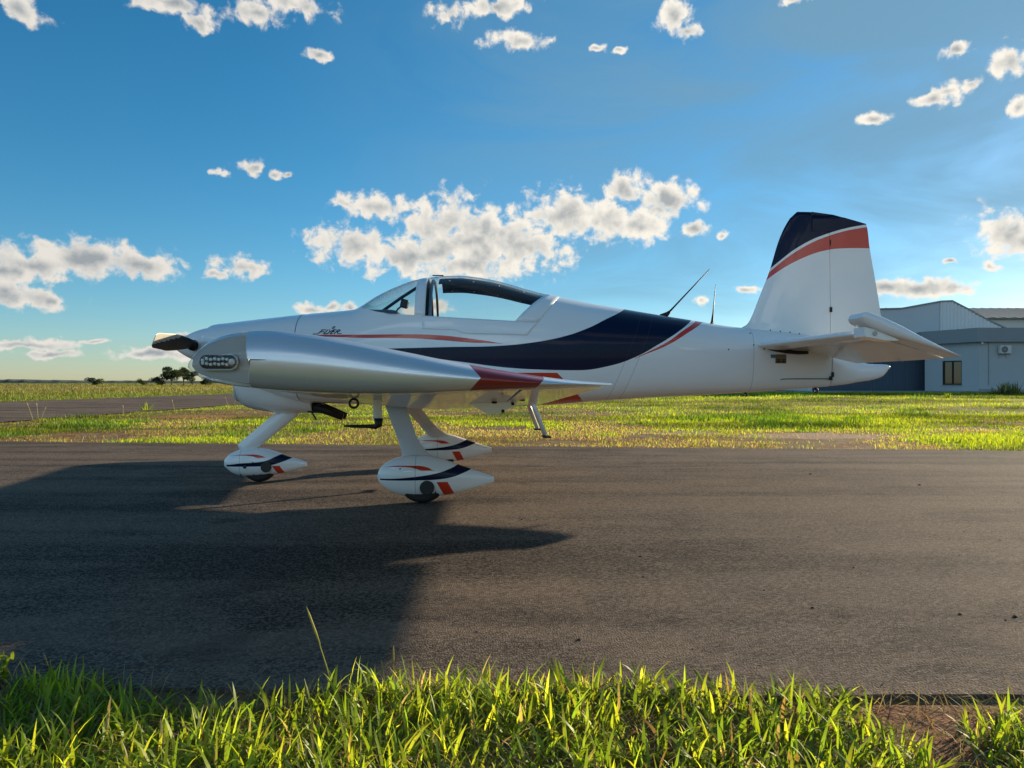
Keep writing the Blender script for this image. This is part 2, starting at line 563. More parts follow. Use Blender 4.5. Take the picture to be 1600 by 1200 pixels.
def tube(bm, pts, rad, seg=10, squash=None):
    """tube along a polyline; rad may be a list; squash=(axis vector, factor)"""
    pts = [Vector(p) for p in pts]
    rads = rad if isinstance(rad, (list, tuple)) else [rad] * len(pts)
    rings = []
    ref = None
    for i, p in enumerate(pts):
        d = (pts[min(i + 1, len(pts) - 1)] - pts[max(i - 1, 0)]).normalized()
        if ref is None:
            ref = Vector((0, 0, 1)) if abs(d.z) < 0.9 else Vector((0, 1, 0))
        u = (ref - d * ref.dot(d)).normalized()
        v = d.cross(u)
        ref = u
        ring = []
        for k in range(seg):
            a = 2 * math.pi * k / seg
            w = u * (math.cos(a) * rads[i]) + v * (math.sin(a) * rads[i])
            if squash:
                ax = Vector(squash[0]).normalized()
                w -= ax * (w.dot(ax) * (1 - squash[1]))
            ring.append(bm.verts.new(p + w))
        rings.append(ring)
    for a, b in zip(rings[:-1], rings[1:]):
        for k in range(seg):
            bm.faces.new((a[k], a[(k + 1) % seg], b[(k + 1) % seg], b[k]))
    bm.faces.new(list(reversed(rings[0])))
    bm.faces.new(rings[-1])


def lathe(bm, prof, center, axis, seg=24, mat=0):
    """prof: (distance along axis, radius)"""
    axis = Vector(axis).normalized()
    u = axis.orthogonal().normalized(); v = axis.cross(u)
    c = Vector(center)
    rings = []
    for (d, r) in prof:
        rings.append([bm.verts.new(c + axis * d + u * (r * math.cos(2 * math.pi * k / seg)) + v * (r * math.sin(2 * math.pi * k / seg))) for k in range(seg)])
    for a, b in zip(rings[:-1], rings[1:]):
        for k in range(seg):
            f = bm.faces.new((a[k], a[(k + 1) % seg], b[(k + 1) % seg], b[k])); f.material_index = mat
    for ring in (rings[0], rings[-1]):
        f = bm.faces.new(ring); f.material_index = mat


def torus(bm, c, axis, R0, r0, seg=20, sub=8):
    axis = Vector(axis).normalized()
    u = axis.orthogonal().normalized(); v = axis.cross(u); c = Vector(c)
    rings = []
    for k in range(seg):
        a = 2 * math.pi * k / seg
        d = u * math.cos(a) + v * math.sin(a)
        rings.append([bm.verts.new(c + d * (R0 + r0 * math.cos(2 * math.pi * j / sub)) + axis * (r0 * math.sin(2 * math.pi * j / sub))) for j in range(sub)])
    for k in range(seg):
        A, B = rings[k], rings[(k + 1) % seg]
        for j in range(sub):
            bm.faces.new((A[j], A[(j + 1) % sub], B[(j + 1) % sub], B[j]))


def grid_faces(nr, nc, wrap=False, off=0):
    f = []
    for i in range(nr - 1):
        for j in range(nc if wrap else nc - 1):
            a = off + i * nc + j; b = off + i * nc + (j + 1) % nc
            f.append((a, b, b + nc, a + nc))
    return f


def pchip(xs, ys):
    xs = np.asarray(xs, float); ys = np.asarray(ys, float)
    h = np.diff(xs); d = np.diff(ys) / h
    m = np.zeros_like(xs); m[0] = d[0]; m[-1] = d[-1]
    for i in range(1, len(xs) - 1):
        if d[i - 1] * d[i] > 0:
            w1 = 2 * h[i] + h[i - 1]; w2 = h[i] + 2 * h[i - 1]
            m[i] = (w1 + w2) / (w1 / d[i - 1] + w2 / d[i])

    def f(x):
        x = np.clip(x, xs[0], xs[-1])
        i = np.clip(np.searchsorted(xs, x) - 1, 0, len(h) - 1)
        t = (x - xs[i]) / h[i]
        return ((1 + 2 * t) * (1 - t) ** 2 * ys[i] + t * (1 - t) ** 2 * h[i] * m[i] + t * t * (3 - 2 * t) * ys[i + 1] + t * t * (t - 1) * h[i] * m[i + 1])
    return f


def fn(pts):
    return pchip([p[0] for p in pts], [p[1] for p in pts])


def thing(name, label, cat, loc=(0, 0, 0), rz=0.0, group=None):
    o = bpy.data.objects.new(name, None)
    o.empty_display_size = 0.3
    COL.objects.link(o)
    o.location = loc
    o.rotation_euler = (0, 0, rz)
    o['label'] = label
    o['category'] = cat
    if group:
        o['group'] = group
    return o


def tag(o, label, cat, group=None):
    o['label'] = label
    o['category'] = cat
    if group:
        o['group'] = group
    return o


def vnoise(x, y, seed=0, octaves=4, pers=0.5):
    """value noise, numpy arrays in, 0..1 out"""
    tot = 0; amp = 1; s = 0
    for o in range(octaves):
        xi = np.floor(x).astype(np.int64); yi = np.floor(y).astype(np.int64)
        xf = x - xi; yf = y - yi
        u = xf * xf * (3 - 2 * xf); v = yf * yf * (3 - 2 * yf)

        def hsh(a, b):
            n = (a * 374761393 + b * 668265263 + (seed + o) * 1442695041) & 0x7fffffff
            n = ((n ^ (n >> 13)) * 1274126177) & 0x7fffffff
            return ((n ^ (n >> 16)) & 0xffff) / 65535.0
        val = (hsh(xi, yi) * (1 - u) + hsh(xi + 1, yi) * u) * (1 - v) + (hsh(xi, yi + 1) * (1 - u) + hsh(xi + 1, yi + 1) * u) * v
        tot = tot + val * amp; s += amp; amp *= pers
        x = x * 2.03 + 17.1; y = y * 2.03 + 5.3
    return tot / s



# ---------------------------------------------------------------- the setting
def sstep(a, b, x):
    t = np.clip((np.asarray(x, float) - a) / (b - a), 0, 1)
    return t * t * (3 - 2 * t)


def terrain(X, Y):
    X = np.asarray(X, float); Y = np.asarray(Y, float)
    z = 0.33 * sstep(14, 46, Y) * sstep(-12, 10, X)
    z = z + 1.9 * sstep(90, 620, Y)
    z = z + 0.03 * (vnoise(X * 0.35, Y * 0.35, 3, 3) - 0.5) * sstep(11, 14, Y)
    return z


def far_edge(X):                      # far edge of the taxiway
    return 10.33 - 0.112 * X


def near_edge(X):
    return 2.10 - 0.03 * X


RW0, RW1 = -24.0, -11.4               # the crossing strip of asphalt runs away from the camera


def ground_mat():
    m, nt, out = new_mat('ground_soil')
    co = OBJCO(nt)
    sp = N(nt, 'ShaderNodeSeparateXYZ'); nt.links.new(co, sp.inputs[0])
    big = NOISE(nt, co, 0.35, 5, 0.6, 0.4)
    fine = NOISE(nt, co, 14, 6, 0.65)
    mid = NOISE(nt, co, 2.1, 5, 0.6)
    soil = MIX(nt, fine, (0.12, 0.055, 0.030), (0.30, 0.135, 0.070))
    straw = MIX(nt, fine, (0.13, 0.10, 0.045), (0.34, 0.27, 0.13))
    green = MIX(nt, fine, (0.05, 0.085, 0.014), (0.14, 0.19, 0.035))
    c = MIX(nt, SS(nt, mid, 0.40, 0.62), soil, straw)
    c = MIX(nt, SS(nt, big, 0.50, 0.66, 0, 0.6), c, green)
    # bare earth showing through the turf: pale and pinkish to the right, brick red by the runway
    for (cx_, cy_, rx_, ry_, ca, cb) in ((5.1, 12.6, 1.5, 0.75, (0.36, 0.22, 0.15), (0.46, 0.31, 0.22)), (3.0, 13.4, 0.9, 0.5, (0.30, 0.19, 0.12), (0.42, 0.28, 0.19)), (-8.4, 20.0, 1.3, 0.9, (0.34, 0.125, 0.065), (0.50, 0.22, 0.12)), (-6.4, 14.0, 0.9, 0.4, (0.34, 0.17, 0.09), (0.48, 0.27, 0.15))):
        dd = VM(nt, 'LENGTH', VM(nt, 'MULTIPLY_ADD', co, (1 / rx_, 1 / ry_, 0), (-cx_ / rx_, -cy_ / ry_, 0)))
        k_ = SS(nt, M(nt, 'MULTIPLY_ADD', M(nt, 'SUBTRACT', NOISE(nt, co, 1.6, 5, 0.65), 0.5), 1.6, dd), 0.7, 1.1, 1, 0)
        c = MIX(nt, k_, c, MIX(nt, fine, ca, cb))
    far = SS(nt, sp.outputs[1], 40, 110)
    fld = MIX(nt, NOISE(nt, VM(nt, 'MULTIPLY', co, (0.2, 0.05, 1)), 1.0, 5, 0.6), (0.13, 0.12, 0.045), (0.10, 0.13, 0.035))
    c = MIX(nt, far, c, fld)
    nrm = BUMP(nt, fine, 0.7, 0.04)
    principled(nt, out, c, 0.95, 0, 0, 0.1, nrm)
    return m


def asphalt_mat(name, bright=1.0, film=1.0):
    m, nt, out = new_mat(name)
    co = OBJCO(nt)
    sp = N(nt, 'ShaderNodeSeparateXYZ'); nt.links.new(co, sp.inputs[0])

    def cells(scale):
        v = N(nt, 'ShaderNodeTexVoronoi', voronoi_dimensions='2D'); v.inputs['Scale'].default_value = scale
        nt.links.new(VM(nt, 'ADD', co, VM(nt, 'MULTIPLY', NOISE(nt, co, scale * 0.8, 1, 0.5, out='Color'), (0.6 / scale, 0.6 / scale, 0))), v.inputs['Vector'])
        return N_sep(nt, v.outputs['Color']), v.outputs['Distance']
    g1, d1 = cells(128)
    g2, d2 = cells(52)
    streak = NOISE(nt, VM(nt, 'MULTIPLY', co, (0.14, 1.0, 1)), 1.5, 6, 0.62, 0.35)
    blot = NOISE(nt, co, 1.5, 6, 0.62, 0.5)
    t = M(nt, 'MULTIPLY_ADD', M(nt, 'SUBTRACT', streak, 0.5), 4.0, M(nt, 'MULTIPLY_ADD', M(nt, 'SUBTRACT', blot, 0.5), 1.6, 0.5), clamp=True)
    # single stones in bitumen: every cell its own tone
    c = MIX(nt, M(nt, 'POWER', g1, 1.7), (0.019, 0.017, 0.016), (0.325, 0.255, 0.198))
    big = M(nt, 'MULTIPLY', M(nt, 'GREATER_THAN', g2, 0.78), SS(nt, d2, 0.42, 0.30))
    c = MIX(nt, M(nt, 'MULTIPLY', big, 0.55), c, (0.26, 0.20, 0.15))
    pit = SS(nt, NOISE(nt, co, 55, 3, 0.75), 0.585, 0.66)
    c = MIX(nt, M(nt, 'MULTIPLY', pit, M(nt, 'MULTIPLY_ADD', t, -0.45, 0.9)), c, (0.010, 0.009, 0.009))
    # worn brown dust in long streaks, fresher black binder between them
    c = MIX(nt, M(nt, 'MULTIPLY', M(nt, 'SUBTRACT', 1.0, t), 0.50), c, (0.020, 0.018, 0.018))
    dust = MIX(nt, NOISE(nt, co, 230, 2, 0.8), (0.078 * bright, 0.058 * bright, 0.043 * bright), (0.30 * bright, 0.222 * bright, 0.162 * bright))
    c = MIX(nt, M(nt, 'MULTIPLY', t, 0.46 * film), c, dust)
    stain = SS(nt, NOISE(nt, VM(nt, 'MULTIPLY', co, (0.8, 1.4, 1)), 0.9, 6, 0.6, 1.0), 0.60, 0.70)
    c = MIX(nt, M(nt, 'MULTIPLY', stain, 0.45), c, (0.016, 0.015, 0.015))
    # sand washed over the near rim
    edge = SS(nt, sp.outputs[1], 2.25, 3.6, 1, 0)
    sand = M(nt, 'MULTIPLY', edge, SS(nt, NOISE(nt, VM(nt, 'MULTIPLY', co, (1, 1.6, 1)), 1.5, 7, 0.68, 0.8), 0.42, 0.64))
    c = MIX(nt, M(nt, 'MULTIPLY', sand, 0.50), c, (0.24, 0.175, 0.125))
    h = M(nt, 'ADD', M(nt, 'MULTIPLY_ADD', pit, -1.2, M(nt, 'MULTIPLY', g1, 0.55)), M(nt, 'MULTIPLY', d1, -0.9))
    nrm = BUMP(nt, h, 0.7, 0.0034)
    principled(nt, out, c, 0.92, 0, 0, 0.07, nrm)
    return m


def N_sep(nt, colsock):
    s = N(nt, 'ShaderNodeSeparateColor')
    nt.links.new(colsock, s.inputs[0])
    return s.outputs[0]


MT['ground'] = ground_mat()
MT['asphalt'] = asphalt_mat('asphalt')
MT['runway'] = asphalt_mat('runway_asphalt', 1.15, 1.5)


def build_ground():
    u = np.linspace(-1, 1, 181)
    xs = np.sinh(u * 6.2) / math.sinh(6.2) * 5000
    v = np.linspace(0, 1, 200)
    ys = -400 + 0 * v
    ys = np.concatenate([np.linspace(-4000, -60, 12), np.linspace(-40, 60, 110), 60 + np.sinh(np.linspace(0.03, 1, 70) * 5) / math.sinh(5) * 7000])
    X, Y = np.meshgrid(xs, ys)
    Z = terrain(X, Y) - 0.014
    verts = np.stack([X.ravel(), Y.ravel(), Z.ravel()], 1)
    o = mesh_obj('ground', verts, grid_faces(len(ys), len(xs)), MT['ground'], kind='structure')
    return o


build_ground()


def slab(name, outline, z0, z1, mat):
    bm = bmesh.new()
    top = [bm.verts.new((x, y, z1)) for x, y in outline]
    bot = [bm.verts.new((x, y, z0)) for x, y in outline]
    bm.faces.new(top)
    n = len(top)
    for i in range(n):
        bm.faces.new((top[i], bot[i], bot[(i + 1) % n], top[(i + 1) % n]))
    return bm_obj(name, bm, mat, kind='structure')


def edge_line(fun, x0, x1, step, amp, seed):
    xs = np.arange(x0, x1 + 1e-6, step)
    ys = fun(xs) + amp * (vnoise(xs * 1.7, xs * 0 + seed, seed, 4) - 0.5) * 2
    return list(zip(xs.tolist(), ys.tolist()))


ne = edge_line(near_edge, -70, 60, 0.12, 0.055, 5)
fe = edge_line(far_edge, -70, 60, 0.25, 0.12, 9)
slab('taxiway', ne + fe[::-1], -0.06, 0.0, MT['asphalt'])
re0 = [(RW0 + 0.25 * (vnoise(np.array(0.0), np.array(y * 0.5), 2, 3) - 0.5), y) for y in np.arange(12.95, 75, 1.2)]
re1 = [(RW1 + 0.25 * (vnoise(np.array(3.0), np.array(y * 0.5), 4, 3) - 0.5), y) for y in np.arange(11.65, 75, 1.2)]
run_pts_l = [(float(a), float(b)) for a, b in re0] + [(-24.0, y) for y in range(90, 900, 30)]
run_pts_r = [(float(a), float(b)) for a, b in re1] + [(-11.4, y) for y in range(90, 900, 30)]


def runway():
    bm = bmesh.new()
    n = min(len(run_pts_l), len(run_pts_r))
    rows = []
    for i in range(n):
        (xa, ya), (xb, yb) = run_pts_l[i], run_pts_r[i]
        rows.append([bm.verts.new((xa + (xb - xa) * t, ya + (yb - ya) * t, float(terrain(xa + (xb - xa) * t, ya + (yb - ya) * t)) + 0.012)) for t in (0, 0.25, 0.5, 0.75, 1)])
    for a, b in zip(rows[:-1], rows[1:]):
        for k in range(4):
            bm.faces.new((a[k], a[k + 1], b[k + 1], b[k]))
    bm_obj('runway', bm, MT['runway'], smooth=True, kind='structure')


runway()


# ---------------------------------------------------------------- grass
def leaf_mat(name, trans=0.5, gloss=0.08):
    m, nt, out = new_mat(name)
    at = N(nt, 'ShaderNodeAttribute', attribute_name='Col')
    d = N(nt, 'ShaderNodeBsdfDiffuse'); nt.links.new(at.outputs['Color'], d.inputs[0])
    t = N(nt, 'ShaderNodeBsdfTranslucent')
    tc = VM(nt, 'MULTIPLY', at.outputs['Color'], (2.1, 1.85, 0.7))
    nt.links.new(tc, t.inputs[0])
    g = N(nt, 'ShaderNodeBsdfGlossy'); g.inputs['Roughness'].default_value = 0.45
    g.inputs[0].default_value = (0.8, 0.8, 0.7, 1)
    a = N(nt, 'ShaderNodeMixShader'); a.inputs[0].default_value = trans
    nt.links.new(d.outputs[0], a.inputs[1]); nt.links.new(t.outputs[0], a.inputs[2])
    b = N(nt, 'ShaderNodeMixShader'); b.inputs[0].default_value = gloss
    nt.links.new(a.outputs[0], b.inputs[1]); nt.links.new(g.outputs[0], b.inputs[2])
    nt.links.new(b.outputs[0], out.inputs['Surface'])
    return m


MT['leaf'] = leaf_mat('grass_leaf', 0.58, 0.03)
MT['treeleaf'] = leaf_mat('tree_leaf', 0.25, 0.05)
MT['straw'] = leaf_mat('dry_straw', 0.3, 0.03)

GREENS = np.array([(0.170, 0.250, 0.022), (0.230, 0.300, 0.026), (0.115, 0.200, 0.020), (0.270, 0.310, 0.034), (0.090, 0.150, 0.018)])
DRY = np.array([(0.32, 0.26, 0.16), (0.24, 0.175, 0.10), (0.36, 0.315, 0.21), (0.19, 0.13, 0.075)])


def blades(name, x, y, z, h, w, lean, col, mat, segs=2, curl=0.6, kind='stuff', az=None):
    """bent tapered leaves, all in one mesh; arrays per blade"""
    n = len(x)
    az = rng.uniform(0, 2 * np.pi, n) if az is None else az        # lean direction
    tw = az + np.pi / 2 + rng.normal(0, 0.5, n)                   # width direction
    dx, dy = np.cos(az), np.sin(az)
    wx, wy = np.cos(tw), np.sin(tw)
    nv = 2 * segs + 1
    V = np.zeros((n, nv, 3), np.float32)
    for s in range(segs + 1):
        t = s / segs
        ang = lean * (t * curl + (1 - curl))                       # angle from vertical, growing
        r = h * t
        px = x + dx * r * np.sin(ang); py = y + dy * r * np.sin(ang); pz = z + r * np.cos(ang)
        ww = w * 0.5 * (1.0 if s == 0 else (1.12 if t < 0.6 else 0.75)) if s < segs else 0
        if s < segs:
            V[:, 2 * s, 0] = px - wx * ww; V[:, 2 * s, 1] = py - wy * ww; V[:, 2 * s, 2] = pz
            V[:, 2 * s + 1, 0] = px + wx * ww; V[:, 2 * s + 1, 1] = py + wy * ww; V[:, 2 * s + 1, 2] = pz
        else:
            V[:, 2 * s, 0] = px; V[:, 2 * s, 1] = py; V[:, 2 * s, 2] = pz
    loops = []; sizes = []
    for s in range(segs - 1):
        loops += [2 * s, 2 * s + 1, 2 * s + 3, 2 * s + 2]; sizes.append(4)
    s = segs - 1
    loops += [2 * s, 2 * s + 1, 2 * s + 2]; sizes.append(3)
    loops = np.array(loops, np.int32); nl = len(loops)
    L = (loops[None, :] + (np.arange(n, dtype=np.int32) * nv)[:, None]).ravel()
    S = np.tile(np.array(sizes, np.int32), n)
    me = bpy.data.meshes.new(name)
    me.vertices.add(n * nv); me.loops.add(len(L)); me.polygons.add(len(S))
    me.vertices.foreach_set('co', V.ravel())
    me.loops.foreach_set('vertex_index', L)
    me.polygons.foreach_set('loop_start', np.concatenate([[0], np.cumsum(S)[:-1]]).astype(np.int32))
    me.polygons.foreach_set('loop_total', S)
    me.polygons.foreach_set('use_smooth', np.ones(len(S), bool))
    ca = me.color_attributes.new('Col', 'FLOAT_COLOR', 'POINT')
    C = np.ones((n, nv, 4), np.float32)
    C[:, :, :3] = col[:, None, :]
    ca.data.foreach_set('color', C.ravel())
    me.update(); me.validate()
    me.materials.append(mat)
    o = bpy.data.objects.new(name, me)
    COL.objects.link(o)
    if kind:
        o['kind'] = kind
    return o


def pick(pal, n, var=0.22):
    c = pal[rng.integers(0, len(pal), n)] * (1 + rng.normal(0, var, (n, 1)))
    return np.clip(c, 0.005, 0.6)


def near_grass():
    # lush broad-bladed verge in front of the camera
    n = 82000
    x = rng.uniform(-4.2, 5.5, n); y = rng.uniform(0.55, 2.42, n)
    clump = vnoise(x * 3.1, y * 3.1, 21, 3)
    lim = near_edge(x) - 0.045 + 0.50 * (vnoise(x * 1.5, x * 0 + 2.2, 8, 4) - 0.56)
    lim = lim + 0.13 * np.exp(-((x + 0.50) / 0.30) ** 2) + 0.05 * np.exp(-((x - 0.36) / 0.25) ** 2) + 0.03 * np.exp(-((x - 0.72) / 0.25) ** 2)
    bare = np.exp(-(((x - 1.10) / 0.20) ** 2 + ((y - 1.97) / 0.13) ** 2))      # bare soil patch to the right
    bare2 = np.exp(-(((x - 1.02) / 0.10) ** 2 + ((y - 1.72) / 0.22) ** 2))
    keep = (y < lim) & (rng.uniform(0, 1, n) < 0.35 + 1.3 * (clump - 0.22)) & (bare + bare2 < rng.uniform(0.25, 0.8, n))
    x, y, clump = x[keep], y[keep], clump[keep]
    n = len(x)
    h = rng.uniform(0.05, 0.18, n) * (0.55 + 0.85 * clump)
    w = rng.uniform(0.0045, 0.0115, n)
    lean = np.abs(rng.normal(0.70, 0.40, n)) + 0.1
    dry = rng.uniform(0, 1, n) < 0.07
    col = np.clip(pick(GREENS, n) * 1.22, 0, 0.62); col[dry] = pick(DRY, int(dry.sum()))
    blades('verge_grass', x, y, np.full(n, -0.016), h * 0.66, w * 0.80, lean, col, MT['leaf'], 4, 0.75)
    n = 60000
    x = rng.uniform(-4.2, 5.5, n); y = rng.uniform(0.6, 2.3, n)
    keep = (y < near_edge(x) - 0.02 + 0.45 * (vnoise(x * 1.5, x * 0 + 2.2, 8, 4) - 0.56)) & (np.exp(-(((x - 1.10) / 0.20) ** 2 + ((y - 1.97) / 0.13) ** 2)) + np.exp(-(((x - 1.02) / 0.10) ** 2 + ((y - 1.72) / 0.22) ** 2)) < rng.uniform(0.25, 0.8, n))
    x, y = x[keep], y[keep]; n = len(x)
    blades('verge_undergrowth', x, y, np.full(n, -0.03), rng.uniform(0.025, 0.07, n), rng.uniform(0.003, 0.008, n), np.abs(rng.normal(0.9, 0.4, n)), pick(GREENS, n), MT['leaf'], 3, 0.7)
    # dry litter under and between the leaves
    n = 28000
    x = rng.uniform(-4.2, 5.5, n); y = rng.uniform(0.55, 2.30, n)
    keep = y < near_edge(x) + 0.03 + 0.30 * (vnoise(x * 1.5, x * 0 + 2.2, 8, 4) - 0.5)
    x, y = x[keep], y[keep]; n = len(x)
    blades('dry_litter', x, y, np.full(n, -0.012), rng.uniform(0.03, 0.11, n), rng.uniform(0.0012, 0.003, n),
           rng.uniform(0.7, 1.55, n), pick(DRY, n), MT['straw'], 2, 0.4)


near_grass()


def field_masks(x, y):
    g = vnoise(x * 0.55 + 3, y * 0.38, 31, 4)
    d = vnoise(x * 1.3, y * 1.0, 47, 3)
    right = sstep(-3, 9, x)
    gr = g + 0.22 * right * sstep(12, 20, y) + 0.05 * right - 0.03
    return gr, d


def mid_grass():
    sets = [(10.0, 14.0, -12.0, 10.5, 105000, (.028, .085), (.0045, .010), 2),
            (14.0, 20.0, -11.3, 15.0, 85000, (.03, .08), (.006, .014), 2),
            (20.0, 33.0, -11.3, 25.0, 80000, (.03, .075), (.010, .024), 1),
            (33.0, 47.5, -11.3, 36.0, 70000, (.035, .08), (.018, .040), 1),
            (47.0, 80.0, -11.3, 17.0, 22000, (.08, .20), (.04, .08), 1)]
    X, Y, H, W, C, Lz = [], [], [], [], [], []
    groups = {1: [], 2: []}
    for (y0, y1, x0, x1, n, hr, wr, seg) in sets:
        x = rng.uniform(x0, x1, n); y = rng.uniform(y0 - (0.9 if y0 == 10.0 else 0), y1, n)
        g, d = field_masks(x, y)
        lim = far_edge(x) + 0.10 + 0.30 * (vnoise(x * 2.2, x * 0 + 7.7, 15, 4) - 0.5)
        bare = sstep(0.60, 0.70, vnoise(x * 0.42 + 9, y * 0.55, 77, 4)) * sstep(24, 14, y)
        for (cx_, cy_, rx_, ry_) in ((5.1, 12.6, 1.5, 0.75), (3.0, 13.4, 0.9, 0.5), (-8.4, 20.0, 1.3, 0.9), (-6.4, 14.0, 0.9, 0.4)):
            q_ = np.sqrt(((x - cx_) / rx_) ** 2 + ((y - cy_) / ry_) ** 2) + 1.2 * (vnoise(x * 2, y * 2, 12, 3) - 0.5)
            bare = np.maximum(bare, 0.86 * sstep(1.05, 0.6, q_))
        keep = (y > lim) & (rng.uniform(0, 1, n) > bare * 0.94)
        green = rng.uniform(0, 1, n) < 0.14 + 0.86 * sstep(0.34, 0.51, g)
        # dry turf is thin and low
        keep &= green | (rng.uniform(0, 1, n) < 0.88)
        x, y, g, d, green = x[keep], y[keep], g[keep], d[keep], green[keep]
        n = len(x)
        tall = 0.55 + 1.1 * sstep(0.45, 0.75, g) * d
        h = rng.uniform(*hr, n) * np.where(green, tall + 0.25, 0.75)
        w = rng.uniform(*wr, n) * np.where(green, 1.0, 0.75)
        c = np.where(green[:, None], pick(GREENS, n, 0.2) * np.array([1.0, 1.0, 0.9]), pick(DRY, n, 0.25))
        patch = vnoise(x * 0.28 + 40, y * 0.65, 91, 4)
        c = c * (0.55 + 0.85 * sstep(0.32, 0.66, patch))[:, None]
        dark = sstep(0.60, 0.70, vnoise(x * 0.75 + 11, y * 0.8, 131, 4))
        c = np.where(green[:, None], c * (1 - dark[:, None] * np.array([0.62, 0.45, 0.35])), c)
        h = h * (1 + 0.7 * dark * green)
        z = terrain(x, y) - 0.017
        lean = np.where(green, np.abs(rng.normal(0.65, 0.40, n)), rng.uniform(0.5, 1.4, n))
        groups[seg].append((x, y, z, h, w, lean, c))
    for seg, L in groups.items():
        a = [np.concatenate([q[i] for q in L]) for i in range(7)]
        blades('meadow_grass' if seg == 2 else 'distant_meadow_grass', a[0], a[1], a[2], a[3], a[4], a[5], np.clip(a[6], 0.005, 0.6), MT['leaf'], seg + 0, 0.6)


mid_grass()


def tall_field():
    # unmown pasture beyond the runway, thinning with distance
    n = 95000
    t = rng.uniform(0, 1, n) ** 1.6
    y = 30 + 330 * t
    x = rng.uniform(0, 1, n) * (-24.3 - (-0.80 * y - 8)) + (-0.80 * y - 8)
    g = vnoise(x * 0.10, y * 0.05, 5, 4)
    h = rng.uniform(0.10, 0.30, n) * (0.6 + 0.7 * g) * (0.55 + 0.9 * sstep(0, 14, -24.3 - x))
    w = 0.012 + 0.0009 * y * rng.uniform(0.5, 1.3, n)
    dry = rng.uniform(0, 1, n) < (0.30 + 0.45 * sstep(0.40, 0.6, vnoise(x * 0.05 + 4, y * 0.03, 9, 3))) * sstep(2, 16, -24.3 - x) + 0.12
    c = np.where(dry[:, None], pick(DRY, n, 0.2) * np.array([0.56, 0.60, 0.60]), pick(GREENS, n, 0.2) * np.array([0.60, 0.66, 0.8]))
    c = c * (0.7 + 0.6 * vnoise(x * 0.12, y * 0.06, 71, 4))[:, None]
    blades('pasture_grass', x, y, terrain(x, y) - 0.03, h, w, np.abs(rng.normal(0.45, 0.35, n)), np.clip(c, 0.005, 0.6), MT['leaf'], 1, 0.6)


tall_field()

# ---------------------------------------------------------------- far hills and trees
MT['hills'] = plain('wooded_hills', (0.060, 0.080, 0.060), 0.95, var=0.3, scale=0.02)


def hills():
    bm = bmesh.new()
    rows = []
    xs = np.arange(-3400, 3400, 12.0)
    prof = 5.0 + 7.5 * vnoise(xs * 0.004, xs * 0, 61, 3) + 4.5 * vnoise(xs * 0.03, xs * 0, 63, 3)
    for dy, f in ((0, 0.0), (25, 0.75), (60, 1.0), (160, 0.9), (260, 0.0)):
        rows.append([bm.verts.new((float(x), 2200 + dy + 30 * math.sin(x * 0.01), 1.0 + float(p) * f * (0.8 + 0.2 * math.sin(x * 0.13 + dy)))) for x, p in zip(xs, prof)])
    for a, b in zip(rows[:-1], rows[1:]):
        for k in range(len(xs) - 1):
            bm.faces.new((a[k], a[k + 1], b[k + 1], b[k]))
    bm_obj('hills', bm, MT['hills'], kind='structure')


hills()
MT['bark'] = plain('bark', (0.07, 0.055, 0.042), 0.9, scale=6, bump=0.02)
TREE_GREENS = np.array([(0.030, 0.050, 0.016), (0.040, 0.062, 0.020), (0.024, 0.040, 0.014), (0.050, 0.070, 0.024)])


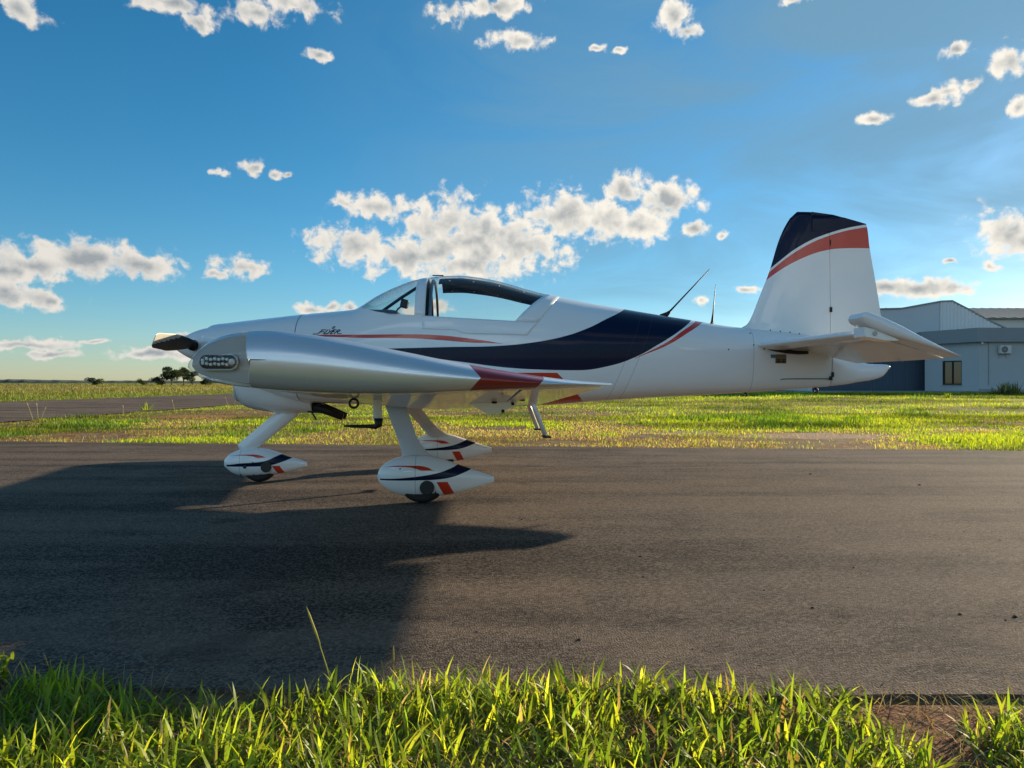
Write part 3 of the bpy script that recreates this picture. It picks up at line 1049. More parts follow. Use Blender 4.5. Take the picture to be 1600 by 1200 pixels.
def tree(label, X, Y, height, width, seed, open_crown=0.5, trunk_frac=0.35, group='trees on the far edge of the pasture'):
    r = np.random.default_rng(seed)
    z0 = float(terrain(X, Y)) - 0.2
    t = thing('tree', label, 'tree', (X, Y, z0), 0, group)
    bm = bmesh.new()
    th = height * trunk_frac
    tube(bm, [(0, 0, 0), (0.05 * height * r.normal() * 0.3, 0, th * 0.6), (0.04 * height * r.normal() * 0.3, 0, th)], [height * 0.035, height * 0.026, height * 0.022], 8)
    clumps = []
    nb = 9 if open_crown > 0.4 else 6
    for k in range(nb):
        a = 2 * math.pi * k / nb + r.uniform(-0.3, 0.3)
        rr = width * 0.5 * r.uniform(0.25, 0.85)
        hz = height * r.uniform(trunk_frac + 0.10, 0.92)
        tip = (rr * math.cos(a), rr * math.sin(a), hz)
        tube(bm, [(0, 0, th * r.uniform(0.7, 1.0)), (tip[0] * 0.45, tip[1] * 0.45, th + (hz - th) * 0.6), tip], [height * 0.016, height * 0.010, height * 0.004], 6)
        clumps.append((tip, width * r.uniform(0.16, 0.27)))
        clumps.append(((tip[0] * 0.55, tip[1] * 0.55, min(height * 0.95, hz + height * r.uniform(-0.05, 0.12))), width * r.uniform(0.12, 0.2)))
    bm_obj('trunk', bm, MT['bark'], t, smooth=True)
    pts = []
    for (c, rad) in clumps:
        m_ = int(260 if open_crown > 0.4 else 210)
        d = r.normal(0, 1, (m_, 3)); d /= np.linalg.norm(d, axis=1)[:, None]
        q = np.array(c) + d * rad * r.uniform(0.3, 1.0, (m_, 1)) ** 0.6 * np.array([1, 1, 0.7])
        pts.append(q)
    P = np.concatenate(pts); P = P[P[:, 2] > height * (trunk_frac * 0.55 if open_crown > 0.4 else 0.08)]
    n = len(P); s = width * 0.028
    V = np.zeros((n, 4, 3)); 
    u = r.normal(0, 1, (n, 3)); u /= np.linalg.norm(u, axis=1)[:, None]
    v = np.cross(u, r.normal(0, 1, (n, 3))); v /= np.linalg.norm(v, axis=1)[:, None]
    sz = s * r.uniform(0.6, 1.4, (n, 1))
    V[:, 0] = P - u * sz; V[:, 1] = P + v * sz * 0.6; V[:, 2] = P + u * sz; V[:, 3] = P - v * sz * 0.6
    F = np.arange(n * 4).reshape(n, 4)
    o = mesh_obj('crown', V.reshape(-1, 3), F, MT['treeleaf'], t, smooth=False)
    ca = o.data.color_attributes.new('Col', 'FLOAT_COLOR', 'POINT')
    C = np.ones((n, 4, 4), np.float32)
    C[:, :, :3] = (TREE_GREENS[r.integers(0, 4, n)] * r.uniform(0.7, 1.3, (n, 1)))[:, None, :]
    ca.data.foreach_set('color', C.ravel())
    return t


def at_far(px, Y):
    return (px - 800) / 1166 * Y


tree('small round dark tree standing alone left of all other trees', at_far(148, 250), 250, 3.0, 5.2, 1, 0.2, 0.12)
tree('lowest dark bush-like tree between the lone round tree and the tall grove', at_far(222, 260), 260, 2.3, 3.6, 2, 0.2, 0.10)
tree('low dark tree forming the left end of the grove', at_far(246, 250), 250, 3.2, 5.0, 3, 0.2, 0.15)
tree('tallest open-crowned tree at the left of the grove', at_far(268, 250), 250, 6.1, 7.5, 4, 0.6, 0.30)
tree('tall thin-crowned tree in the middle of the grove', at_far(287, 255), 255, 6.0, 6.0, 5, 0.6, 0.35)
tree('dense mid-height tree of the grove next to the wing nose', at_far(300, 250), 250, 4.6, 5.5, 6, 0.3, 0.20)
tree('low tree at the right end of the grove under the wing nose', at_far(322, 255), 255, 3.2, 6.0, 8, 0.3, 0.18)

# ---------------------------------------------------------------- hangar and office
MT['office'] = plain('office_wall_paint', (0.42, 0.455, 0.47), 0.85, var=0.06, scale=1.2, bump=0.004)
MT['parapet'] = plain('parapet_paint', (0.27, 0.295, 0.31), 0.85, var=0.06, scale=1.2, bump=0.004)
MT['hangar'] = plain('hangar_sheet', (0.52, 0.57, 0.60), 0.6, var=0.05, scale=0.8)
MT['sheet'] = plain('corrugated_sheet', (0.68, 0.70, 0.70), 0.5, 0.1, var=0.06, scale=1.5)
MT['navydoor'] = plain('door_paint', (0.045, 0.078, 0.118), 0.6, var=0.08, scale=1.0)
MT['roof'] = plain('roof_sheet', (0.20, 0.24, 0.25), 0.7, 0.1, var=0.08, scale=0.6)
MT['concrete'] = plain('concrete', (0.33, 0.31, 0.28), 0.9, var=0.15, scale=1.2, bump=0.004)
MT['frame'] = plain('window_frame_black', (0.008, 0.008, 0.009), 0.5)
MT['acwhite'] = plain('ac_casing', (0.62, 0.62, 0.60), 0.5, var=0.05)
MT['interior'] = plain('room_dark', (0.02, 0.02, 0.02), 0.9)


def window_glass():
    m, nt, out = new_mat('window_glass')
    principled(nt, out, (0.012, 0.014, 0.015), 0.03, 0.0, 0.0, 1.0)
    return m


MT['wpane'] = window_glass()
GZ = 0.33


def poly_prism(bm, pts, thick_vec, mat=0):
    a = [bm.verts.new(p) for p in pts]
    b = [bm.verts.new(Vector(p) + Vector(thick_vec)) for p in pts]
    f = bm.faces.new(a); f.material_index = mat
    f = bm.faces.new(b[::-1]); f.material_index = mat
    for i in range(len(a)):
        f = bm.faces.new((a[i], b[i], b[(i + 1) % len(a)], a[(i + 1) % len(a)])); f.material_index = mat


def build_hangar():
    h = thing('hangar', 'tall grey sheet-metal hangar with dark blue sliding doors behind the tail', 'hangar', (25, 55, GZ))
    Y = -0.5                                       # local front plane
    # upper front wall, smooth sheet, from the left end to the corner
    def lx(px, yy=54.5): return (px - 800) / 1166 * yy - 25
    def lz(py, yy=54.5): return EYE + (600 - py) * yy / 1166 - GZ
    bm = bmesh.new()
    poly_prism(bm, [(lx(1266), Y, lz(527)), (lx(1468.5), Y, lz(527)), (lx(1468.5), Y, lz(472)), (lx(1408), Y, lz(483)), (lx(1266), Y, lz(487))], (0, 0.35, 0))
    bm_obj('front_wall', bm, MT['hangar'], h)
    # corrugated face right of the corner, real folds
    x0, x1 = lx(1468.5) + 0.01, lx(1640)
    bm = bmesh.new()
    top = fn([(x0, lz(471.5)), (lx(1487), lz(471.2)), (lx(1510), lz(483)), (lx(1545), lz(502)), (x1, lz(545))])
    prev = None
    n = 120
    for i in range(n + 1):
        x = x0 + (x1 - x0) * i / n
        yy = Y - 0.02 - (0.05 if i % 4 in (1, 2) else 0.0)
        a = bm.verts.new((x, yy, 0.0)); b = bm.verts.new((x, yy, float(top(x))))
        if prev: bm.faces.new((prev[0], a, b, prev[1]))
        prev = (a, b)
    bm_obj('corrugated_wall', bm, MT['sheet'], h)
    # edge trims along the gable and the corner
    bm = bmesh.new()
    e = [(lx(1266), lz(487)), (lx(1408), lz(483)), (lx(1468.5), lz(472)), (lx(1487), lz(471.2)), (lx(1510), lz(483)), (lx(1545), lz(502)), (x1, lz(545))]
    for (xa, za), (xb, zb) in zip(e[:-1], e[1:]):
        poly_prism(bm, [(xa, Y - 0.12, za), (xb, Y - 0.12, zb), (xb, Y - 0.12, zb + 0.10), (xa, Y - 0.12, za + 0.10)], (0, 0.6, 0))
    bm_obj('roof_trim', bm, MT['parapet'], h)
    bm = bmesh.new()
    for (xa, za), (xb, zb) in zip(e[:-1], e[1:]):
        poly_prism(bm, [(xa, Y + 0.5, za - .02), (xb, Y + 0.5, zb - .02), (xb, Y + 0.5, zb + 0.06), (xa, Y + 0.5, za + 0.06)], (0, 11.5, 0))
    bm_obj('roof', bm, MT['roof'], h)
    # side walls and back
    bm = bmesh.new()
    box(bm, lx(1266) + 0.15, 6.0, lz(487) / 2 - 0.05, 0.3, 12.2, lz(487) - 0.15)
    box(bm, (lx(1266) + x1) / 2, 11.8, lz(500) / 2, x1 - lx(1266), 0.3, lz(500))
    bm_obj('side_wall', bm, MT['hangar'], h)
    # recessed sliding doors, one leaf each
    xs = np.linspace(lx(1266) + 0.3, lx(1463), 5)
    for i in range(4):
        bm = bmesh.new()
        w = xs[i + 1] - xs[i]
        box(bm, (xs[i] + xs[i + 1]) / 2, Y + 0.45 + 0.08 * (i % 2), lz(526) / 2 + 0.02, w - 0.03, 0.07, lz(526), 0.01)
        for k in range(1, 9):
            box(bm, xs[i] + w * k / 9, Y + 0.405 + 0.08 * (i % 2), lz(526) / 2 + 0.02, 0.05, 0.03, lz(526) - 0.2)
        bm_obj('door_panel', bm, MT['navydoor'], h)
    bm = bmesh.new()
    box(bm, lx(1466), Y + 0.10, lz(527) / 2, 0.28, 0.35, lz(527) - 0.02)
    bm_obj('door_post', bm, MT['sheet'], h)
    bm = bmesh.new()
    tube(bm, [(lx(1377), Y - 0.10, lz(487)), (lx(1377), Y - 0.10, lz(560))], 0.06, 8)
    bm_obj('downpipe', bm, MT['acwhite'], h)
    return h


build_hangar()


def build_warehouse():
    w = thing('warehouse', 'long low warehouse roof behind the hangar at the right edge', 'warehouse', (75, 72, GZ))
    z1, z2 = EYE + 101 * 70 / 1166 - GZ, EYE + 117 * 86 / 1166 - GZ
    bm = bmesh.new()
    box(bm, 0, -2.0 + 0.15, z1 / 2, 64, 0.3, z1)
    box(bm, -31.85, 14, z1 / 2, 0.3, 31, z1)
    bm_obj('wall', bm, MT['acwhite'], w)
    bm = bmesh.new()
    poly_prism(bm, [(-32.4, -2.5, z1 + 0.02), (-32.4, 14, z2), (-32.4, 30.5, z1 + .02), (-32.4, 30.5, z1 + .14), (-32.4, 14, z2 + .12), (-32.4, -2.5, z1 + 0.14)], (64.8, 0, 0))
    bm_obj('roof', bm, MT['roof'], w)
    bm = bmesh.new()
    for k in range(64):
        x = -32 + k
        poly_prism(bm, [(x, -2.5, z1 + 0.142), (x, 14, z2 + .122), (x, 14, z2 + .16), (x, -2.5, z1 + 0.18)], (0.05, 0, 0))
    bm_obj('roof_seam', bm, MT['roof'], w, kind='stuff')


build_warehouse()


def build_office():
    o = thing('office_building', 'low grey flat-roofed office with a wide parapet beside the hangar', 'office', (31.3, 50, GZ))
    H = 3.34; P1 = EYE + 88 * 49.6 / 1166 - GZ
    ang = math.atan2(3.6, -1.45)                       # left face runs back to the hangar
    L = 4.1
    ex, ey = math.cos(ang) * L, math.sin(ang) * L
    th = 0.25
    # front wall
    bm = bmesh.new()
    box(bm, 9.0, th / 2, H / 2, 18.0, th, H)
    bm_obj('wall', bm, MT['office'], o)
    # left wall with a real opening: pieces round the window, in the face's own frame
    win0, win1, wz0, wz1 = 1.25, 2.72, EYE - GZ + (600 - 601.5) * 51.5 / 1166, EYE - GZ + (600 - 563.5) * 51.5 / 1166
    fr = Matrix.Rotation(ang, 4, 'Z')
    bm = bmesh.new()

    def fbox(s0, s1, z0, z1, d0, d1, bmx, bev=0.0):
        vs = box(bmx, (s0 + s1) / 2, -(d0 + d1) / 2, (z0 + z1) / 2, s1 - s0, d1 - d0, z1 - z0, bev)
        bmesh.ops.transform(bmx, matrix=fr, verts=vs)
    fbox(0.0, win0, 0, H, 0, th, bm)
    fbox(win1, L, 0, H, 0, th, bm)
    fbox(win0, win1, 0, wz0, 0, th, bm)
    fbox(win0, win1, wz1, H, 0, th, bm)
    # the face looks to the left and front, so its inside lies to the right: flip depth
    bm_obj('wall', bm, MT['office'], o)
    bm = bmesh.new()
    b_ = 0.08
    fbox(win0, win1, wz0, wz0 + b_, 0.05, 0.16, bm); fbox(win0, win1, wz1 - b_, wz1, 0.05, 0.16, bm)
    for s in (win0, (win0 + win1) / 2 - b_ / 2, win1 - b_):
        fbox(s, s + b_, wz0 + b_, wz1 - b_, 0.05, 0.16, bm)
    wn = bm_obj('window', bm, MT['frame'], o)
    for s0, s1 in ((win0 + b_, (win0 + win1) / 2 - b_ / 2), ((win0 + win1) / 2 + b_ / 2, win1 - b_)):
        bm = bmesh.new()
        fbox(s0, s1, wz0 + b_, wz1 - b_, 0.10, 0.115, bm)
        bm_obj('pane', bm, MT['wpane'], wn)
    bm = bmesh.new()
    fbox(win0 - 0.05, win1 + 0.05, wz0 - 0.07, wz0 - 0.003, -0.06, 0.12, bm)
    bm_obj('sill', bm, MT['concrete'], wn)
    # dark room behind the window
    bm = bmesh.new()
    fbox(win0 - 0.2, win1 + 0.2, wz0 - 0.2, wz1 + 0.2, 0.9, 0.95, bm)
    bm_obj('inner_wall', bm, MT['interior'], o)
    # parapet: overhanging band following both faces
    bm = bmesh.new()
    n = Vector((-math.sin(ang), math.cos(ang)))         # outward candidates
    if n.x > 0: n = -n
    oh = 0.40
    p0 = Vector((ex, ey)) + n * oh
    c = Vector((0, 0)) + Vector((n.x * oh - 0.02, -oh))
    p1 = Vector((18.0, -oh))
    outline = [p0, c, p1, Vector((18.0, 6)), Vector((ex, 6))]
    a = [bm.verts.new((p.x, p.y, H + 0.003)) for p in outline]
    b = [bm.verts.new((p.x, p.y, P1)) for p in outline]
    bm.faces.new(a[::-1]); bm.faces.new(b)
    for i in range(len(a)):
        bm.faces.new((a[i], a[(i + 1) % len(a)], b[(i + 1) % len(a)], b[i]))
    bm_obj('parapet', bm, MT['parapet'], o)
    bm = bmesh.new()
    tube(bm, [(0.62, -0.025, 0.45), (0.62, -0.025, H - 0.01)], 0.022, 6)
    bm_obj('conduit', bm, MT['parapet'], o)
    bm = bmesh.new()
    lathe(bm, [(0, 0.05), (0.10, 0.06), (0.16, 0.09), (0.18, 0.02)], (0.02, -0.30, H), (0, -0.2, -1), 12)
    bm_obj('lamp', bm, MT['acwhite'], o)
    bm = bmesh.new()
    box(bm, 9, -0.06, 0.10, 18.0, 0.1, 0.2); bm_obj('plinth', bm, MT['parapet'], o)
    return H


OH = build_office()


def build_ac():
    x = (1571 - 800) / 1166 * 49.7; z = EYE + 54 * 49.7 / 1166
    t = thing('air_conditioner', 'white outdoor air conditioner box mounted high on the office front wall', 'air conditioner', (x, 49.99, z - 0.28))
    bm = bmesh.new(); box(bm, 0, -0.22, 0.28, 0.72, 0.30, 0.54, 0.02); bm_obj('casing', bm, MT['acwhite'], t)
    bm = bmesh.new(); lathe(bm, [(0, 0.21), (0.015, 0.21), (0.02, 0.05)], (-0.10, -0.372, 0.28), (0, -1, 0), 24); bm_obj('fan_recess', bm, MT['darksteel'], t)
    bm = bmesh.new()
    for r_ in (0.07, 0.12, 0.17, 0.215): torus(bm, (-0.10, -0.40, 0.28), (0, 1, 0), r_, 0.006, 20, 5)
    for k in range(4):
        a = math.pi * k / 4
        tube(bm, [(-0.10 + 0.215 * math.cos(a), -0.40, 0.28 + 0.215 * math.sin(a)), (-0.10 - 0.215 * math.cos(a), -0.40, 0.28 - 0.215 * math.sin(a))], 0.005, 5)
    bm_obj('fan_grille', bm, MT['acwhite'], t)
    for s in (-0.25, 0.25):
        bm = bmesh.new(); box(bm, s, -0.19, -0.02, 0.04, 0.38, 0.04); box(bm, s, -0.015, -0.16, 0.04, 0.03, 0.3); bm_obj('bracket', bm, MT['steel'], t)


build_ac()

# apron in front of the hangar doors and a planting bed by the office
slab('apron', [(-2, 48.4), (29.6, 47.6), (29.6, 54.6), (-2, 54.6)], 0.1, GZ + 0.035, MT['concrete'])
slab('pavement', [(29.62, 48.6), (52, 48.6), (52, 50.2), (31.4, 50.2), (29.8, 54.5), (29.62, 54.5)], 0.1, GZ + 0.05, MT['concrete'])

# ---------------------------------------------------------------- the airplane (its own frame: x aft, y away from the camera, z up, origin under the main wheels)
PLANE = thing('airplane', 'white low-wing propeller airplane with navy and red stripes and faired wheels parked on the asphalt', 'airplane',
              (-0.684, 6.63, 0.0), R(2.0))

zt_f = fn([(-1.95, 1.345), (-1.907, 1.378), (-1.784, 1.392), (-1.545, 1.419), (-1.338, 1.442), (-1.114, 1.466), (-.918, 1.485), (-.75, 1.500), (-.67, 1.512), (-.62, 1.538),
           (-.496, 1.622), (-.338, 1.706), (-.168, 1.772), (-.035, 1.797), (.087, 1.811), (.229, 1.815), (.371, 1.801), (.513, 1.778), (.656, 1.743), (.799, 1.701),
           (.97, 1.657), (1.085, 1.632), (1.372, 1.577), (1.689, 1.524), (2.047, 1.467), (2.326, 1.425), (2.599, 1.382), (2.745, 1.366), (3.0, 1.343), (3.56, 1.29)])
zb_f = fn([(-1.95, 1.04), (-1.7, .91), (-1.53, .828), (-1.3, .755), (-1.08, .705), (-.5, .680), (0, .66), (.4, .655), (.98, .677), (1.32, .702), (1.794, .733), (2.63, .775), (3.09, .804), (3.56, .84)])
hw_f = fn([(-1.95, .30), (-1.85, .36), (-1.7, .42), (-1.4, .475), (-1.108, .515), (-.6, .56), (0, .585), (.7, .575), (1.1, .535), (1.7, .43), (2.3, .31), (2.75, .225), (3.2, .145), (3.56, .075)])
zw_f = fn([(-1.95, 1.20), (-1.6, 1.16), (-1.1, 1.12), (0, 1.13), (.9, 1.13), (1.8, 1.15), (2.7, 1.14), (3.56, 1.10)])
nb_f = fn([(-1.95, 2.2), (-1.3, 3.2), (-.9, 4.2), (1.0, 4.2), (2.6, 3.2), (3.56, 2.8)])
nt_f = fn([(-1.95, 2.1), (-1.4, 2.5), (-.7, 2.7), (0, 2.35), (.9, 2.35), (1.7, 2.4), (3.56, 2.4)])
_zs = fn([(-.67, 1.54), (-.62, 1.512), (-.513, 1.475), (-.409, 1.448), (-.252, 1.430), (-.131, 1.424), (0, 1.415), (.693, 1.378), (1.085, 1.36), (1.5, 1.33), (2.0, 1.30), (2.6, 1.25), (3.0, 1.22), (3.56, 1.17)])


def zs_f(x):
    return np.minimum(_zs(x) if x > -.67 else 9.0, zt_f(x) - 0.010)


def yside(x, z):
    zt, zb, hw, zw, nb, ntp = (float(f(x)) for f in (zt_f, zb_f, hw_f, zw_f, nb_f, nt_f))
    if z >= zw:
        f = min(1, (z - zw) / (zt - zw)); return hw * (1 - f ** ntp) ** (1 / ntp)
    f = min(1, (zw - z) / (zw - zb)); return hw * (1 - f ** nb) ** (1 / nb)


NL, NM, NU = 14, 10, 16
sh_f = fn([(-1.2, 0), (-.1, 0), (0, 0), (.693, .31), (.885, .22), (1.5, 0), (3.6, 0)])


def hull_column(xs, grow=0.0):
    """half section points bottom centre -> top centre (y positive); grow pushes the skin outward"""
    pts = []
    zt, zb, hw, zw, nb, ntp = (float(f(xs)) for f in (zt_f, zb_f, hw_f, zw_f, nb_f, nt_f))
    for k in range(NL):
        p = math.pi / 2 * k / NL
        pts.append((xs, hw * math.sin(p) ** (2 / nb), zw - (zw - zb) * math.cos(p) ** (2 / nb)))
    zs = float(zs_f(xs))
    f = max(0.02, (zs - zw) / (zt - zw)); ths = math.asin(min(1, f ** (ntp / 2)))
    for k in range(NM):
        t = ths * k / NM
        pts.append((xs, hw * math.cos(t) ** (2 / ntp), zw + (zt - zw) * math.sin(t) ** (2 / ntp)))
    for k in range(NU + 1):
        q = k / NU
        t = ths + (math.pi / 2 - ths) * q
        zq = (math.sin(t) ** (2 / ntp) * (zt - zw) + zw - zs) / max(1e-6, zt - zs)
        x = xs + float(sh_f(xs)) * zq
        zt2, hw2, zw2, nt2 = float(zt_f(x)), float(hw_f(x)), float(zw_f(x)), float(nt_f(x))
        zs2 = float(zs_f(x))
        # blend of the sill of the own station and the section where the slanted line has got to
        s0 = zs if sh_f(xs) != 0 else zs2
        f2 = max(0.02, (s0 - zw2) / (zt2 - zw2)); th2 = math.asin(min(1, f2 ** (nt2 / 2)))
        t2 = th2 + (math.pi / 2 - th2) * q
        pts.append((x, hw2 * max(0.0, math.cos(t2)) ** (2 / nt2) if k < NU else 0.0, zw2 + (zt2 - zw2) * math.sin(t2) ** (2 / nt2)))
    if grow:
        P = [Vector((0, p[1], p[2])) for p in pts]
        out = []
        for i, p in enumerate(pts):
            d = P[min(i + 1, len(P) - 1)] - P[max(i - 1, 0)]
            nrm = Vector((0, d.z, -d.y)).normalized() if d.length > 1e-9 else Vector((0, 0, 1))
            out.append((p[0], max(0.0, p[1] + nrm.y * grow) if i not in (0, len(pts) - 1) else 0.0, p[2] + nrm.z * grow))
        pts = out
    return pts


K = NL + NM + NU                     # index of the top centre
KS = NL + NM                         # first row of the upper part (the sill)


def ring_of(col):
    near = [(x, -y, z) for x, y, z in col]
    far = [(x, y, z) for x, y, z in col[-2:0:-1]]
    return near + far                # 2K vertices


def hull_mesh(stations, keep, grow=0.0, cap0=False, cap1=False):
    V = []; F = []
    n = 2 * K
    for xs in stations:
        V += ring_of(hull_column(xs, grow))
    for i in range(len(stations) - 1):
        for j in range(n):
            r = j if j < K else n - 1 - j
            if not keep(i, r): continue
            a = i * n + j; b = i * n + (j + 1) % n
            F.append((a, a + n, b + n, b))
    if cap0: F.append(tuple(range(n)))
    if cap1: F.append(tuple(range((len(stations) - 1) * n, len(stations) * n))[::-1])
    return V, F


def clean(o, ang=40):
    bm = bmesh.new(); bm.from_mesh(o.data)
    bmesh.ops.remove_doubles(bm, verts=bm.verts, dist=0.0003)
    loose = [v for v in bm.verts if not v.link_faces]
    bmesh.ops.delete(bm, geom=loose, context='VERTS')
    bmesh.ops.recalc_face_normals(bm, faces=bm.faces)
    for f in bm.faces: f.smooth = True
    for e in bm.edges:
        e.smooth = not (len(e.link_faces) == 2 and e.calc_face_angle(0) > R(ang))
    bm.to_mesh(o.data); bm.free()
    return o


def solid(o, t):
    m = o.modifiers.new('thickness', 'SOLIDIFY'); m.thickness = t; m.offset = -1
    return o


ST_A = list(np.linspace(-1.108, -.70, 9))
ST_B = list(np.linspace(-.665, -.131, 24))
ST_C = list(np.linspace(-.100, -.045, 3))
ST_D = list(np.linspace(-.040, .693, 26))
ST_E = list(np.linspace(.74, .885, 4))
ST_F = list(np.linspace(.93, 1.5, 12)) + list(np.linspace(1.57, 3.545, 34))
ST = ST_A + ST_B + ST_C + ST_D + ST_E + ST_F
iB, iC, iD, iE, iF = len(ST_A), len(ST_A) + len(ST_B) - 1, len(ST_A) + len(ST_B) + len(ST_C), len(ST_A + ST_B + ST_C + ST_D) - 1, len(ST_A + ST_B + ST_C + ST_D + ST_E) - 1
V, F = hull_mesh(ST, lambda i, r: r < KS or i < iB or i >= iF, cap0=True)
clean(mesh_obj('fuselage', V, F, MT['hull'], PLANE))
# engine cowling, a separate shell ahead of the firewall joint
ST_N = list(np.linspace(-1.935, -1.80, 8)) + list(np.linspace(-1.75, -1.113, 16))
V, F = hull_mesh(ST_N, lambda i, r: True, grow=0.002, cap0=True)
COWL = clean(mesh_obj('cowling', V, F, MT['cowl'], PLANE))
for s in (-1, 1):
    bm = bmesh.new(); torus(bm, (-1.938, s * .205, 1.20), (1, 0, 0), .062, .016, 24, 8)
    bm_obj('inlet_lip', bm, MT['cowl'], COWL, smooth=True)
    bm = bmesh.new(); lathe(bm, [(0, .001), (0.002, .058)], (-1.940, s * .205, 1.20), (1, 0, 0), 24)
    bm_obj('air_inlet', bm, MT['black'], COWL)

# windshield, roll bar, canopy
V, F = hull_mesh(ST[iB:iC + 1], lambda i, r: r >= KS)
WS = clean(mesh_obj('windshield', V, F, MT['wglass'], PLANE))
V, F = hull_mesh([-.131, -.10, -.072, -.0455], lambda i, r: r >= KS, grow=0.003)
RB = solid(clean(mesh_obj('roll_bar', V, F, MT['white'], PLANE)), 0.010)
V, F = hull_mesh([-.129, -.10, -.072, -.0475], lambda i, r: r >= KS, grow=-0.012)
solid(clean(mesh_obj('roll_bar_trim', V, F, MT['black'], RB)), 0.03)
V, F = hull_mesh(ST[iD:iE + 1], lambda i, r: r >= KS)
CAN = clean(mesh_obj('canopy', V, F, MT['glass'], PLANE))
V, F = hull_mesh(ST[iE:iF + 1], lambda i, r: r >= KS, grow=0.004)
solid(clean(mesh_obj('canopy_frame', V, F, MT['white'], CAN)), 0.008)
# fabric sun shade fixed under the canopy glass
V, F = hull_mesh([x for x in ST[iD + 3:iE + 1]], lambda i, r: r >= KS + 9, grow=-0.022)
SH = solid(clean(mesh_obj('sun_shade', V, F, MT['cloth'], CAN)), 0.006)
bm = bmesh.new()
for s in (-1, 1):
    for xs in (.12, .26, .40, .54, .66):
        c = hull_column(xs, -0.016 if s < 0 else -0.032)[KS + 10]
        bmesh.ops.create_icosphere(bm, subdivisions=1, radius=0.009, matrix=Matrix.Translation((c[0], s * c[1], c[2])))
bm_obj('snap_button', bm, MT['steel'], CAN, smooth=True, kind='stuff')
# front bow of the sliding canopy
bm = bmesh.new()
col = hull_column(-.02, -0.03)[KS - 1:]
pts = [(-.005, -y, z) for x, y, z in col] + [(-.005, y, z) for x, y, z in col[-2::-1]]
tube(bm, pts, 0.013, 8)
bm_obj('canopy_bow', bm, MT['steel'], CAN, smooth=True)
# two rails of the canopy skirt: a raised white panel on each side
zk = fn([(-.09, 1.309), (.169, 1.300), (.215, 1.297), (.262, 1.274), (.613, 1.264), (.86, 1.256)])
for s in (-1, 1):
    V = []; nr, nc = 9, 34
    for a in range(nr):
        v = a / (nr - 1)
        for b in range(nc):
            u = b / (nc - 1); x = -.066 + u * .92
            z = float(zk(x)) + v * (float(zs_f(x)) - 0.002 - float(zk(x)))
            xb = .79 + .8 * (z - 1.258)
            x = -.066 + u * (xb + .066)
            z = float(zk(x)) + v * (float(zs_f(x)) - 0.002 - float(zk(x)))
            V.append((x, s * (yside(x, z) + 0.0055), z))
    o = mesh_obj('canopy_skirt', V, grid_faces(nr, nc), MT['white'], CAN)
    bm = bmesh.new(); bm.from_mesh(o.data)
    bmesh.ops.recalc_face_normals(bm, faces=bm.faces)
    if sum(f.normal.y for f in bm.faces) * s < 0: bmesh.ops.reverse_faces(bm, faces=bm.faces)
    bm.to_mesh(o.data); bm.free()
    solid(o, 0.006)
# vent blade on top of the canopy rail
bm = bmesh.new(); box(bm, .03, -.05, 1.818, .10, .02, .008, .003); bm_obj('canopy_latch', bm, MT['darksteel'], CAN)

# cockpit inside
bm = bmesh.new()
prev = None
for (x, w) in ((-.615, .16), (-.58, .30), (-.53, .39), (-.46, .46), (-.38, .52), (-.335, .535), (-.31, .54), (-.285, .54), (-.275, .54)):
    e = float(zs_f(x)) - .004
    top = 1.503 if x < -.34 else {-.335: 1.500, -.31: 1.488, -.285: 1.45, -.275: 1.20}[x]
    e = min(e, top - .002)
    row = [bm.verts.new((x, w * t, e + (top - e) * (1 - abs(t) ** 3))) for t in np.linspace(-1, 1, 13)]
    if prev:
        for k in range(12): bm.faces.new((prev[k], prev[k + 1], row[k + 1], row[k]))
    prev = row
bm_obj('glare_shield', bm, MT['black'], PLANE, smooth=True)
bm = bmesh.new(); tube(bm, [(-.475, 0, 1.50), (-.30, 0, 1.625), (-.10, 0, 1.755)], 0.014, 8); bm_obj('windshield_brace', bm, MT['black'], PLANE, smooth=True)
bm = bmesh.new()
box(bm, 0, 0, 0, .068, .08, .078, .014, rot=Matrix.Rotation(.25, 3, 'Y')); bmesh.ops.translate(bm, vec=(-.275, .05, 1.578), verts=bm.verts)
tube(bm, [(-.36, .05, 1.49), (-.335, .05, 1.53), (-.30, .05, 1.56)], 0.008, 6)
bm_obj('compass', bm, MT['black'], PLANE)
for s in (-.24, .24):
    bm = bmesh.new(); box(bm, .25, s, .98, .46, .42, .12, .03)
    box(bm, 0, 0, 0, .10, .42, .46, .03, rot=Matrix.Rotation(R(14), 3, 'Y'))
    vs = [v for v in bm.verts if v.co.z < .5]; bmesh.ops.translate(bm, vec=(.50, s, 1.13), verts=vs)
    bm_obj('seat', bm, MT['seat'], PLANE, smooth=True)
bm = bmesh.new(); box(bm, .15, 0, .90, .9, .92, .03); bm_obj('cockpit_floor', bm, MT['black'], PLANE)

# chin scoop under the cowling with the exhaust
sc_b = fn([(-1.735, .748), (-1.70, .695), (-1.66, .664), (-1.545, .630), (-1.338, .606), (-1.06, .606)])
sc_w = fn([(-1.735, .14), (-1.70, .20), (-1.6, .245), (-1.3, .235), (-1.06, .19)])
V = []; ns = 16
for x in list(np.linspace(-1.735, -1.66, 7)) + list(np.linspace(-1.63, -1.06, 14)):
    zb, w = float(sc_b(x)), float(sc_w(x))
    top = max(float(zb_f(x)) + .12, .80)
    if x < -1.70: top = .748 + (x + 1.735) / .035 * .06
    for k in range(ns):
        a = math.pi * k / (ns - 1)
        y = -w * math.cos(a); 
        z = top - (top - zb) * math.sin(a) ** .55
        V.append((x, y, z))
nst = len(V) // ns
F = grid_faces(nst, ns) + [tuple(range(ns)), tuple(range((nst - 1) * ns, nst * ns))[::-1]]
SCOOP = clean(mesh_obj('chin_scoop', V, F, MT['white'], PLANE), 50)
